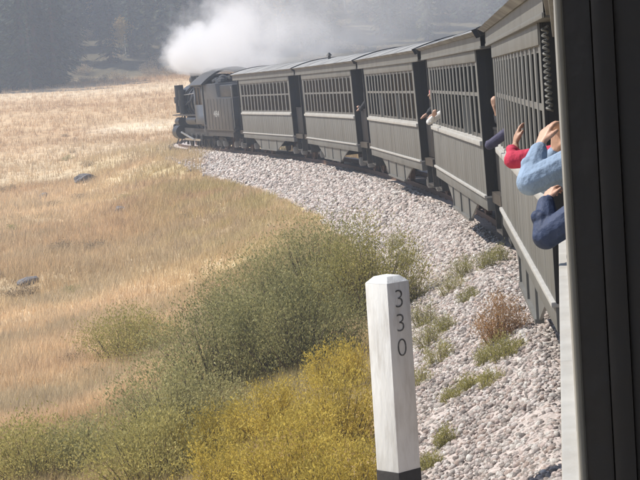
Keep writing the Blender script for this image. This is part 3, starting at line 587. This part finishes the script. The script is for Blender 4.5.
# ------------------------------------------------------------------ people
def capsule(m, p0, r0, p1, r1, n=10):
    p0, p1 = Vector(p0), Vector(p1); d = (p1 - p0); ln = d.length
    if ln < 1e-6: m.sphere(p0, r0, n, 8); return
    t = d / ln; pts, rad = [], []
    for k in range(5): a = pi / 2 * (1 - k / 4); pts.append(p0 - t * r0 * sin(a)); rad.append(max(r0 * cos(a), .0006))
    for k in range(5): a = pi / 2 * k / 4; pts.append(p1 + t * r1 * sin(a)); rad.append(max(r1 * cos(a), .0006))
    m.tube(pts, rad, n)
def hand(caps, w, d, nrm, side, curl=.35, s=1.0):
    """wrist, direction, palm normal, thumb side; five separate bent fingers"""
    w, d = Vector(w), Vector(d).normalized(); nrm = Vector(nrm); nrm = (nrm - d * nrm.dot(d)).normalized(); sd = d.cross(nrm) * side
    for i, o in enumerate((-.03, -.010, .010, .03)):
        kn = w + d * (.095 - abs(o + .008) * .25) * s + sd * (-o) * s
        caps.append((w + d * .012 * s - sd * o * .55 * s, .017 * s, kn, .0125 * s, 'skin'))
        ln = (.066, .078, .074, .058)[i] * s; p = kn; dd = d.copy(); ang = 0
        for j, fr in enumerate((.44, .32, .24)):
            ang += curl * (.75 + .3 * j) + .05 * i; dd = (d * cos(ang) + nrm * sin(ang) + sd * (-o) * 2.4).normalized(); q = p + dd * ln * fr
            caps.append((p, (.0105 - .001 * j) * s, q, (.0098 - .001 * j) * s, 'skin')); p = q
    p = w + d * .03 * s + sd * .022 * s; dd = (d * .75 + sd * .62 + nrm * .25).normalized(); q = p + dd * .042 * s
    caps.append((p, .014 * s, q, .012 * s, 'skin')); dd = (d * .9 + sd * .2 + nrm * .35).normalized(); caps.append((q, .0115 * s, q + dd * .034 * s, .0095 * s, 'skin'))
def person(label, foot, face, mats, armL=None, armR=None, head=None, voxel=.012, crouch=0, lean=(0, 0), hands=True, legs=True, group=None, curl=.35, watch=False, fat=1.0, hs=1.0, cuff=.9, nrmL=None, nrmR=None):
    """foot: floor point; face: heading angle; arms: (elbow, wrist, fingertip) world points"""
    foot = Vector(foot); fw = Vector((-sin(face), cos(face), 0)); rt = Vector((cos(face), sin(face), 0)); up = Vector((0, 0, 1)); lv = fw * lean[0] + rt * lean[1]
    hip = foot + up * (.90 - crouch); ch = hip + up * .34 + lv * .7; nk = hip + up * .55 + lv; hd = head or (nk + up * .17 + lv * .15); hd = Vector(hd)
    caps = [(hip - rt * .09, .135, hip + rt * .09, .135, 'pants'), (hip + up * .05, .15, ch, .155, 'top'), (hip + up * .1 - rt * .07, .13, ch - rt * .09, .13, 'top'), (hip + up * .1 + rt * .07, .13, ch + rt * .09, .13, 'top'),
            (nk - rt * .14 - up * .03, .075, nk + rt * .14 - up * .03, .075, 'top'), (ch, .13, nk - up * .04, .09, 'top'), (nk - up * .02, .058, hd - up * .06, .055, 'skin'),
            (hd - up * .04 + fw * .012, .078, hd + up * .03, .093, 'skin'), (hd - up * .085 + fw * .035, .05, hd - up * .05 + fw * .04, .055, 'skin'),
            (hd + fw * .095 + up * .01, .012, hd + fw * .118 - up * .02, .015, 'skin'), (hd - rt * .09, .02, hd - rt * .095 - up * .03, .016, 'skin'), (hd + rt * .09, .02, hd + rt * .095 - up * .03, .016, 'skin'),
            (hd - fw * .02 + up * .045, .092, hd - fw * .045 - up * .01, .085, 'hair'), (hd + fw * .02 + up * .06, .075, hd - fw * .03 + up * .06, .09, 'hair'), (hd + fw * .085 - up * .058 - rt * .018, .009, hd + fw * .085 - up * .058 + rt * .018, .009, 'lip')]
    if legs:
        for s in (-1, 1):
            kn = foot + rt * s * .11 + up * .47 * (1 - .3 * crouch) + fw * (.02 + crouch * .7); an = foot + rt * s * .11 + up * .08
            caps += [(hip + rt * s * .10, .095, kn, .062, 'pants'), (kn, .062, an, .045, 'pants'), (an - up * .03, .045, foot + rt * s * .12 + fw * .15 + up * .035, .035, 'shoe')]
    for s, arm, nr in ((-1, armL, nrmL), (1, armR, nrmR)):
        sh_ = nk + rt * s * .185 - up * .045
        if arm is None: el = sh_ - up * .27 + rt * s * .04; wr = el + fw * .18 - up * .14; tip = wr + fw * .08 - up * .05
        else: el, wr, tip = [Vector(p) for p in arm]
        el, wr, tip = Vector(el), Vector(wr), Vector(tip); d = (tip - wr).normalized()
        mid = sh_.lerp(el, .5)
        caps += [(sh_, .078 * fat, mid, .070 * fat, 'top'), (mid, .070 * fat, el, .060 * fat, 'top'), (el, .060 * fat, el.lerp(wr, cuff * .5), .055 * fat, 'top'), (el.lerp(wr, cuff * .5), .055 * fat, el.lerp(wr, cuff), .041 * fat, 'top'), (el.lerp(wr, cuff * .85), .034, wr, .027, 'skin')]
        # folds of the sleeve near the elbow
        for k in range(5):
            c_ = el.lerp(sh_ if k % 2 else wr, .12 + .1 * k); o_ = Vector((random.uniform(-1, 1), random.uniform(-1, 1), random.uniform(-1, 1))).normalized() * .030 * fat; e_ = o_.cross(el - wr).normalized() * .035
            caps.append((c_ + o_ - e_, .03 * fat, c_ + o_ + e_, .032 * fat, 'top'))
        if watch and s < 0: caps.append((wr.lerp(el, .10), .034, wr.lerp(el, .17), .036, 'watch'))
        if hands: hand(caps, wr, d, nr if nr is not None else rt * -s, s, curl, hs)
        else: caps += [(wr, .03, wr + d * .09, .036, 'skin'), (wr + d * .09, .03, wr + d * .16, .02, 'skin')]
    mb = MB()
    for c in caps: capsule(mb, c[0], c[1], c[2], c[3])
    me = bpy.data.meshes.new('person'); me.from_pydata(mb.v, [], mb.f); tmp = bpy.data.objects.new('tmp', me); C.objects.link(tmp)
    md = tmp.modifiers.new('r', 'REMESH'); md.mode = 'VOXEL'; md.voxel_size = voxel; md.use_smooth_shade = True
    ms = tmp.modifiers.new('s', 'SMOOTH'); ms.factor = .5; ms.iterations = 3 if voxel > .008 else 5
    dg = bpy.context.evaluated_depsgraph_get(); new = bpy.data.meshes.new_from_object(tmp.evaluated_get(dg)); bpy.data.objects.remove(tmp)
    tags = list(mats.keys()); new.materials.clear()
    for t in tags: new.materials.append(M[mats[t]])
    nf = len(new.polygons); ce = np.zeros(nf * 3, np.float32); new.polygons.foreach_get('center', ce); ce = ce.reshape(-1, 3).astype(float)
    bd = np.full(nf, 1e9); mi = np.zeros(nf, np.int32)
    for (p0, r0, p1, r1, tg) in caps:
        p0 = np.array(p0); p1 = np.array(p1); d = p1 - p0; l2 = max(d @ d, 1e-9); t = np.clip((ce - p0) @ d / l2, 0, 1); ds = np.linalg.norm(ce - (p0 + t[:, None] * d), axis=1) - (r0 + (r1 - r0) * t) - (.004 if tg in ('top', 'watch', 'hair') else 0)
        b = ds < bd; bd[b] = ds[b]; mi[b] = tags.index(tg if tg in mats else 'skin')
    new.polygons.foreach_set('material_index', mi); new.polygons.foreach_set('use_smooth', np.ones(nf, bool)); new.name = 'person'
    # move the origin to the feet
    new.transform(Matrix.Translation(-foot)); o = link('person', new, None, foot); tag(o, label, 'person', group); return o
def mm(top, skin='skin', hair='hair'): return dict(skin=skin, top=top, pants='pants', hair=hair, shoe='shoe', watch='watch')
FL = 1.02
person('person in a light blue denim jacket leaning out with hands raised', (.50, 10.62, FL), R(65), mm('denim'), voxel=.0055, crouch=.05, lean=(.12, 0),
       armL=(at_y(530, 182, 10.45), at_y(540, 146, 10.60), at_y(553, 114, 10.70)), armR=(at_y(549, 182, 10.95), at_y(556, 150, 10.8), at_y(559, 128, 10.75)), watch=True, fat=1.28, hs=1.16, cuff=.84, curl=.28, nrmL=(.75, .6, 0), nrmR=(-.6, -.7, 0))
person('person in a navy jacket resting an elbow on the window ledge', (.50, 9.86, FL), R(70), mm('navy'), voxel=.0055, crouch=.22, lean=(.12, 0),
       armL=(at_y(546, 236, 9.80), at_y(546, 203, 9.92), at_y(552, 186, 10.0)), cuff=.95, fat=1.2, curl=.75, nrmL=(.6, .7, .2))
person('person in a red fleece with a bare hand raised outside the window', (.50, 11.40, FL), R(60), mm('red', 'skin2'), voxel=.006, crouch=.12, lean=(.15, 0),
       armL=(at_y(513, 160, 11.40), at_y(515, 147, 11.66), at_y(518, 126, 11.72)), cuff=.6, fat=.92, curl=.22, nrmL=(.9, .3, 0))
def in_coach(k, x, y): return cpt(k, x, y, FL)
p = in_coach(1, -.85, WY[11]); th1 = P(L)[2]
person('person in a slate purple jacket with an elbow out of the coach window', p, th1 + R(80), mm('slate'), voxel=.010, crouch=.2, lean=(.1, 0),
       armL=(cpt(1, -1.48, WY[11] - .1, 1.90), cpt(1, -1.30, WY[11] + .06, 2.02), cpt(1, -1.2, WY[11] + .1, 2.06)), cuff=.95, hands=True)
person('person with bare forearms standing on the open platform behind a slate sleeve', in_coach(1, -.88, LB / 2 + .62), th1 + R(70), mm('charcoal', 'skin2'), voxel=.011,
       armL=(cpt(1, -1.24, LB / 2 + .55, 2.12), cpt(1, -1.30, LB / 2 + .58, 2.32), cpt(1, -1.31, LB / 2 + .60, 2.44)), cuff=.25, lean=(.1, 0))
th2_ = P(2 * L)[2]
person('person in an off-white shirt with an arm out of the coach window', in_coach(2, -.85, WY[11]), th2_ + R(80), mm('offwhite'), voxel=.010, crouch=.2, lean=(.12, 0),
       armL=(cpt(2, -1.50, WY[11] + .04, 1.92), cpt(2, -1.42, WY[11] - .14, 2.02), cpt(2, -1.40, WY[11] - .2, 2.10)), cuff=.9)
person('person in a pink cap on the platform, peering out between coaches', in_coach(2, -.92, LB / 2 + .40), th2_ + R(105), mm('charcoal', hair='pink'), voxel=.012, lean=(.24, 0), head=cpt(2, -1.20, LB / 2 + .42, 2.42), hands=False)
th4 = P(4 * L)[2]
person('person in a dark coat standing on the platform of the stove-pipe coach', in_coach(4, -.76, -LB / 2 - .62), th4 + R(110), mm('charcoal'), voxel=.012, lean=(.22, 0),
       armL=(cpt(4, -1.2, -LB / 2 - .62, 1.98), cpt(4, -1.22, -LB / 2 - .5, 2.06), cpt(4, -1.24, -LB / 2 - .4, 2.06)), cuff=.5, hands=False)

# ------------------------------------------------------------------ shrubs and weeds
def leaves(pts, dirs, size, asp=.38):
    """one kite-shaped leaf of two triangles per point"""
    n = len(pts); d = dirs / np.linalg.norm(dirs, axis=1, keepdims=True); r = rng.normal(size=(n, 3)); s = np.cross(d, r); s /= np.linalg.norm(s, axis=1, keepdims=True)
    l = (size * rng.uniform(.6, 1.3, n))[:, None]; V = np.stack([pts, pts + d * l * .5 + s * l * asp * .5, pts + d * l, pts + d * l * .5 - s * l * asp * .5], 1).reshape(-1, 3)
    i = np.arange(n) * 4; return V, np.stack([i, i + 1, i + 2, i + 3], 1)
def bush_mesh(w, h, nst, nlf, size, seed, leafm, upright=.6, asp=.38):
    global rng
    keep = rng; rng = np.random.default_rng(seed); rd = random.Random(seed); st = MB(); P_, D_ = [], []
    for i in range(nst):
        an = rd.uniform(0, 2 * pi); rr = rd.random() ** .5; r_ = rr * w / 2; hh = h * (1 - .55 * rr ** 2.2) * rd.uniform(.72, 1.03)
        b = Vector((cos(an) * r_ * .35, sin(an) * r_ * .35, -.08)); tp = Vector((cos(an) * r_, sin(an) * r_, hh)); mid = b.lerp(tp, .5) + Vector((cos(an), sin(an), 0)) * -r_ * .12 * upright + Vector((rd.uniform(-.05, .05), rd.uniform(-.05, .05), 0))
        pts = [b, mid, tp]; st.tube([pts[0], pts[1], pts[1].lerp(pts[2], .7)], [.006 * h + .003, .004 * h + .002, .0015], 4, False)
        k = max(3, nlf // nst); t = rng.uniform(.12, 1.04, k) ** .75; t2 = t[:, None]
        q = (1 - t2) ** 2 * np.array(b) + 2 * t2 * (1 - t2) * np.array(mid) + t2 ** 2 * np.array(tp); sp = (.065 if leafm == 'gold' else .08) * w * (1.15 - t2 * .55) + .012
        q = q + rng.normal(size=(k, 3)) * sp * np.array((1, 1, .7)); q[:, 2] = np.maximum(q[:, 2], .01); P_.append(q)
        dr = rng.normal(size=(k, 3)) * .7 + np.array((tp - b).normalized()) * .9 + np.array((0, 0, .3)); D_.append(dr)
    V, Q = leaves(np.concatenate(P_), np.concatenate(D_), size, asp); me = bpy.data.meshes.new('foliage'); rng = keep
    o = numpy_mesh('foliage', V, Q, M[leafm]); me = o.data; bpy.data.objects.remove(o)
    return me, st.mesh('stems', M['stem'])
def shrub(name, px, py, w, h, leafm, label, group=None, nst=40, nlf=5000, size=.05, seed=0, pos=None, asp=.38, cat='shrub', sink=.05):
    x, y = pos if pos else at(px, py); a, q = aq(x, y); z = max(gz(x, y), float(ballast_z(q[0])) if abs(q[0]) < 3 else -99)
    o = empty(name, (x, y, z - sink), (0, 0, random.uniform(0, 6)), label, cat, group); f, s = bush_mesh(w, h, nst, nlf, size, seed, leafm, asp=asp)
    link('foliage', f, o); link('stems', s, o); return o
S = 'willow_shrub'
shrub(S, 372, 318, 2.0, 1.75, 'olive', 'tall olive shrub at the ballast edge, next beyond the mile post', nst=78, nlf=17100, size=.042, seed=1)
shrub(S, 322, 322, 2.6, 2.0, 'willow', 'tallest grey-green shrub, left of the olive one by the ballast', nst=91, nlf=22800, size=.042, seed=2)
shrub(S, 272, 340, 2.6, 1.7, 'willow', 'broad grey-green shrub in the middle of the thicket on the slope', nst=91, nlf=22800, size=.042, seed=3)
shrub(S, 300, 372, 2.2, 1.5, 'willow', 'grey-green shrub just behind the yellow bushes, with shaded foot', nst=91, nlf=20900, size=.042, seed=4)
shrub(S, 226, 392, 2.5, 1.6, 'willow', 'grey-green shrub at the meadow end of the thicket', nst=91, nlf=22800, size=.042, seed=5)
shrub(S, 178, 440, 2.0, 1.25, 'willow', 'low grey-green shrub where the thicket runs out into the meadow', nst=65, nlf=15200, size=.042, seed=6)
shrub(S, 128, 362, 2.2, 1.15, 'olive', 'separate olive shrub standing alone in the tan grass', nst=65, nlf=13300, size=.042, seed=7)
shrub(S, 40, 482, 1.9, .95, 'olive', 'low olive shrub in the dry meadow, farthest from the track', nst=65, nlf=13300, size=.042, seed=8)
shrub(S, 95, 470, 1.4, .7, 'willow', 'small grey sagebrush beside the low olive shrub in the meadow', nst=52, nlf=9500, size=.042, seed=18)
shrub(S, 150, 486, 1.7, 1.0, 'olive', 'low olive shrub at the foot of the thicket beside the yellow clump', nst=65, nlf=13300, size=.042, seed=29)
G = 'rabbitbrush'
for i, (px, py, w_, h_, n_, lb) in enumerate(((345, 452, 1.15, .95, 8000, 'golden yellow bush pressed close behind the mile post'), (300, 500, 1.3, .95, 9000, 'yellow-green bush in the middle of the golden clump'),
        (235, 505, 1.2, .8, 8000, 'yellow bush at the meadow end of the golden clump'), (352, 520, 1.0, .8, 7000, 'low yellow bush at the foot of the mile post'), (340, 392, 1.0, .75, 5000, 'small gold bush between the shaded thicket and the mile post'), (275, 440, 1.2, .75, 7000, 'broad yellow bush against the shaded foot of the thicket'), (212, 462, 1.1, .7, 6000, 'pale yellow bush where the golden clump meets the grey thicket'))):
    shrub(G, px, py, w_, h_, 'gold', lb, nst=48, nlf=int(n_ * 1.5), size=.038, seed=20 + i, asp=.3)
wm = [(502, 340, .62, .66, 'rusty', 6500, 'tall russet weed standing alone in the ballast'), (506, 358, .5, .34, 'weed', 3500, 'green weed at the foot of the russet weed in the ballast')]
for i, (px, py, w_, h_, lm, n_, lb) in enumerate(wm): shrub('weed', px, py, w_, h_, lm, lb, nst=40, nlf=n_, size=.03, seed=40 + i, asp=.25, cat='weed')
WL = 'low green weed growing between the pale ballast stones'
for i, (px, py, w_, h_) in enumerate(((468, 275, .6, .4), (452, 292, .6, .35), (486, 268, .5, .35), (500, 262, .4, .35), (430, 345, .5, .4), (440, 362, .45, .35), (425, 325, .5, .45), (446, 446, .22, .25), (455, 398, .3, .18), (470, 388, .28, .2), (492, 385, .3, .22), (488, 362, .3, .25), (416, 300, .6, .5), (408, 268, .7, .55), (420, 385, .4, .3), (432, 468, .25, .2), (445, 332, .4, .3), (470, 300, .35, .25), (396, 250, .6, .4))):
    shrub('weed', px, py, w_, h_, 'weed', WL, 'low weeds in the ballast', nst=30, nlf=2200, size=.03, seed=60 + i, asp=.22, cat='weed')
# scattered low sage tufts over the meadow
TL = 'small dry sagebrush tuft dotted in the open meadow'
protos = [bush_mesh(1, .6, 26, 900, .07, 90 + i, ('scrub', 'willow', 'scrub')[i]) for i in range(3)]
k = 0
while k < 22:
    px, py = random.uniform(-10, 200), 135 + 250 * random.random() ** 1.7
    if px > 150 and py > 250: continue
    x, y = at(px, py); a, q = aq(x, y)
    if q[0] < 5 or y > 150: continue
    s_ = random.uniform(.45, 1.0); o = empty('sagebrush', (x, y, gz(x, y) - .04), (0, 0, random.uniform(0, 6)), TL, 'shrub', 'sagebrush tufts in the meadow'); o.scale = (s_ * 1.2, s_ * 1.2, s_ * .8)
    f, s = protos[k % 3]; link('foliage', f, o); link('stems', s, o); k += 1

# ------------------------------------------------------------------ rocks in the meadow
def rock(px, py, w_, label, seed, flat=.45):
    x, y = at(px, py); rg = np.random.default_rng(seed); bm = bmesh.new(); bmesh.ops.create_icosphere(bm, subdivisions=3, radius=1); off = rg.uniform(0, 50, 2)
    for v in bm.verts:
        c = v.co; n = float(fbm(np.array([c.x * 1.3 + off[0] + c.z]), np.array([c.y * 1.3 + off[1] - c.z]), 5, 3)[0]); v.co = c * (.7 + .65 * n)
    for _ in range(5):
        n = Vector(rg.normal(size=3)).normalized(); bmesh.ops.bisect_plane(bm, geom=bm.verts[:] + bm.edges[:] + bm.faces[:], plane_co=n * .78, plane_no=n, clear_outer=True)
        bmesh.ops.holes_fill(bm, edges=[e for e in bm.edges if e.is_boundary])
    bmesh.ops.triangulate(bm, faces=bm.faces[:])
    me = bpy.data.meshes.new('rock'); bm.to_mesh(me); bm.free(); me.materials.append(M['rock']); o = link('rock', me, None, (x, y, gz(x, y) + w_ * .1), (0, 0, rg.uniform(0, 6))); o.scale = (w_ / 2, w_ / 2 * .7, w_ / 2 * flat * 1.5)
    tag(o, label, 'rock')
rock(121, 213, .62, 'small dark rock alone in tan grass, the one nearest the train', 1)
rock(28, 284, .75, 'flat grey slab of rock in the meadow near the sagebrush', 2, .25)
rock(86, 182, 1.1, 'pale grey boulder half hidden in meadow grass', 3, .35)
rock(44, 199, .7, 'grey stone in the meadow grass beside the pale boulder', 4, .4)

# ------------------------------------------------------------------ forest behind the meadow
def conifer(seed, leafm, slim):
    rd = random.Random(seed); m = MB(); m.tube([(0, 0, -.03), (0, 0, .3), (0, 0, 1)], [.018, .013, .002], 7); tr = m.mesh('trunk', M['bark'])
    V, Fc = [], []
    nl = 34
    for i in range(nl):
        t = i / (nl - 1); z = .06 + .93 * t ** .92; ln = slim * (1 - t) ** .8 * rd.uniform(.75, 1.15) + .012
        for j in range(rd.randint(6, 9)):
            if rd.random() < .12: continue
            an = rd.uniform(0, 2 * pi); l = ln * rd.uniform(.6, 1.15); dr = rd.uniform(.15, .5)
            nb = 4
            for b in range(nb):
                f0 = (b + .2) / nb; c = Vector((cos(an) * l * f0, sin(an) * l * f0, z - dr * l * f0 ** 1.4)); s_ = l * .26 * (1.2 - .5 * f0) + .004
                for _ in range(2):
                    a2 = an + rd.uniform(-1.0, 1.0); e = c + Vector((cos(a2), sin(a2), -rd.uniform(.2, .8))) * s_ * 1.5; sd = Vector((-sin(a2), cos(a2), rd.uniform(-.4, .4))) * s_ * .45
                    o = len(V); V += [c - sd, c + sd, e]; Fc.append((o, o + 1, o + 2))
    cr = MB(); cr.v = [tuple(v) for v in V]; cr.f = Fc; return tr, cr.mesh('crown', M[leafm], smooth=False)
def aspen(seed):
    rd = random.Random(seed); rg = np.random.default_rng(seed); m = MB(); m.tube([(0, 0, -.03), (.01, 0, .4), (.0, .01, .95)], [.016, .012, .002], 7); P_ = []
    for i in range(16):
        an = rd.uniform(0, 2 * pi); z0 = rd.uniform(.3, .8); l = .2 * (1.15 - z0) * rd.uniform(.7, 1.2) + .03; e = Vector((cos(an) * l, sin(an) * l, z0 + l * .9)); m.tube([(0, 0, z0), e], [.006, .0015], 4)
        P_.append(np.array(e) + rg.normal(size=(110, 3)) * np.array((.05, .05, .06)))
    P_ = np.concatenate(P_); global rng; V, Q = leaves(P_, rng.normal(size=P_.shape), .035, .9); o = numpy_mesh('crown', V, Q, M['aspen']); me = o.data; bpy.data.objects.remove(o); return m.mesh('trunk', M['abark']), me
CON = [conifer(1, 'spruce', .085), conifer(2, 'spruce', .105), conifer(3, 'fir', .08), conifer(4, 'fir', .115), conifer(5, 'spruce', .07)]
ASP = [aspen(11), aspen(12)]
def tree(name, x, y, h, pr, label, group, cat='tree'):
    o = empty(name, (x, y, gz(x, y) - .1), (random.uniform(-.03, .03), random.uniform(-.03, .03), random.uniform(0, 6)), label, cat, group); o.scale = (h * random.uniform(.9, 1.15),) * 2 + (h,)
    link('trunk', pr[0], o); link('crown', pr[1], o); return o
def polar(px, D): d = ray(px, 80); d.z = 0; d.normalize(); return d.x * D, d.y * D
GF = 'spruces of the near stand at the meadow edge'; LF = 'dark spruce in the near stand at the far meadow edge'
for i in range(66):
    x, y = polar(random.uniform(-50, 62), 208 + 34 * random.random()); tree('spruce_tree', x, y, random.uniform(12, 22), CON[random.choice((0, 1, 4))], LF, GF)
GB = 'conifers on the hillside behind the meadow'; LBk = 'conifer standing in the hazy forest on the far hillside'
for i in range(285):
    D = (248 + 42 * random.random()) if i < 190 else (290 + 130 * random.random()); x, y = polar(58 + 480 * random.random() if i < 190 else -40 + 590 * random.random(), D); tree('conifer_tree', x, y, random.uniform(10, 21), CON[random.randrange(5)], LBk, GB)
GA = 'golden aspens among the conifers'; LA = 'yellow autumn aspen among the dark conifers on the hillside'
for (px, D, h_) in ((88, 268, 8), (93, 272, 9), (118, 250, 5), (128, 252, 5.5), (262, 262, 10), (272, 265, 9), (281, 258, 8), (292, 262, 9), (432, 268, 15), (438, 272, 14), (350, 270, 11), (170, 262, 6), (20, 262, 9), (518, 266, 12)):
    x, y = polar(px, D); tree('aspen_tree', x, y, h_, ASP[random.randrange(2)], LA, GA)
GS = 'scrub along the forest edge'; LS = 'low brown scrub bush at the edge of the far forest'
for i in range(60):
    x, y = polar(random.uniform(60, 470), random.uniform(232, 275)); s_ = random.uniform(1.2, 2.8); o = empty('scrub_bush', (x, y, gz(x, y) - .1), (0, 0, random.uniform(0, 6)), LS, 'shrub', GS); o.scale = (s_ * 1.3, s_ * 1.3, s_)
    f, s = protos[(0, 2)[i % 2]]; link('foliage', f, o); link('stems', s, o)

# ------------------------------------------------------------------ smoke and haze
bpy.context.view_layer.update()
stack = E.matrix_world @ Vector((0, 9.05, 3.85))
x2, y2, _ = P(42); dr = Vector((x2 + 3.5 - stack.x, y2 - stack.y, 0)); PL = dr.length; ang = math.atan2(dr.y, dr.x)
bm = bmesh.new(); ring = []
for i, u in enumerate((-2.6, 0, 6, 20, 40, PL)):
    rr = (2.2, 3.0, 3.8, 4.5, 5.2, 5.6)[i]; ring.append([bm.verts.new((u, rr * 1.15 * cos(t * pi / 6), (-.1 + .01 * u + rr * .70) + rr * .78 * sin(t * pi / 6))) for t in range(12)])
for a_, b_ in zip(ring, ring[1:]):
    for t in range(12): bm.faces.new((a_[t], a_[(t + 1) % 12], b_[(t + 1) % 12], b_[t]))
bm.faces.new(ring[0][::-1]); bm.faces.new(ring[-1]); bmesh.ops.recalc_face_normals(bm, faces=bm.faces[:]); me = bpy.data.meshes.new('smoke_plume'); bm.to_mesh(me); bm.free()
ms, n, b = nodes('steam_and_smoke'); n.nodes.remove(b); N = n.nodes.new; lk = n.links.new
def mth(op, a, b_=None, c=None, clamp=False):
    q = N('ShaderNodeMath'); q.operation = op; q.use_clamp = clamp
    for i, v in enumerate((a, b_, c)):
        if v is None: continue
        if isinstance(v, (int, float)): q.inputs[i].default_value = v
        else: lk(v, q.inputs[i])
    return q.outputs[0]
tc = N('ShaderNodeTexCoord'); sp = N('ShaderNodeSeparateXYZ'); lk(tc.outputs['Object'], sp.inputs[0]); X, Y, Z = sp.outputs
no = N('ShaderNodeTexNoise'); no.inputs['Scale'].default_value = .55; no.inputs['Detail'].default_value = 6; no.inputs['Roughness'].default_value = .62; lk(tc.outputs['Object'], no.inputs['Vector'])
# core radius and axis height grow with the distance drifted
up_ = mth('MAXIMUM', X, 0); rad = mth('MULTIPLY_ADD', mth('POWER', up_, .5), .42, .85); axz = mth('MULTIPLY_ADD', up_, .006, 1.0)
dz = mth('SUBTRACT', Z, axz); dy = Y; behind = mth('MULTIPLY', mth('MINIMUM', X, 0), 2.2)
r2 = mth('SQRT', mth('ADD', mth('ADD', mth('MULTIPLY', dz, dz), mth('MULTIPLY', dy, dy)), mth('MULTIPLY', behind, behind)))
f1 = mth('SUBTRACT', mth('ADD', 1.0, mth('MULTIPLY', mth('SUBTRACT', no.outputs[0], .5), 4.2)), mth('DIVIDE', r2, rad))
core = mth('MULTIPLY', f1, .8, clamp=True)
fall = mth('ADD', mth('MULTIPLY', mth('POWER', 2.718, mth('MULTIPLY', up_, -.22)), 3.4), mth('MULTIPLY', mth('POWER', 2.718, mth('MULTIPLY', up_, -.055)), .19))
den = mth('MULTIPLY', core, fall)
pv = N('ShaderNodeVolumePrincipled'); pv.inputs['Color'].default_value = (.98, .98, .99, 1); pv.inputs['Anisotropy'].default_value = .1; lk(den, pv.inputs['Density']); lk(pv.outputs[0], n.nodes['Material Output'].inputs['Volume'])
me.materials.append(ms); ms.volume_intersection_method if hasattr(ms, 'volume_intersection_method') else None
try: ms.cycles.volume_step_rate = .12
except Exception: pass
tag(link('smoke_plume', me, None, stack - Vector((0, 0, .05)), (0, 0, ang)), 'white smoke and steam drifting back from the engine stack', 'smoke', kind='stuff')

mh, n, b = nodes('haze_air'); n.nodes.remove(b); pv = n.nodes.new('ShaderNodeVolumePrincipled'); pv.inputs['Color'].default_value = (.74, .83, .98, 1); pv.inputs['Density'].default_value = .0012; pv.inputs['Anisotropy'].default_value = .2
n.links.new(pv.outputs[0], n.nodes['Material Output'].inputs['Volume'])
zmax = float(gzv.max()) + 25
tag(MB().box(-540, 540, -180, 640, float(gzv.min()) - 1.5, zmax).build('haze', mh, smooth=False), 'pale blue haze hanging over the whole valley', 'haze', kind='stuff')
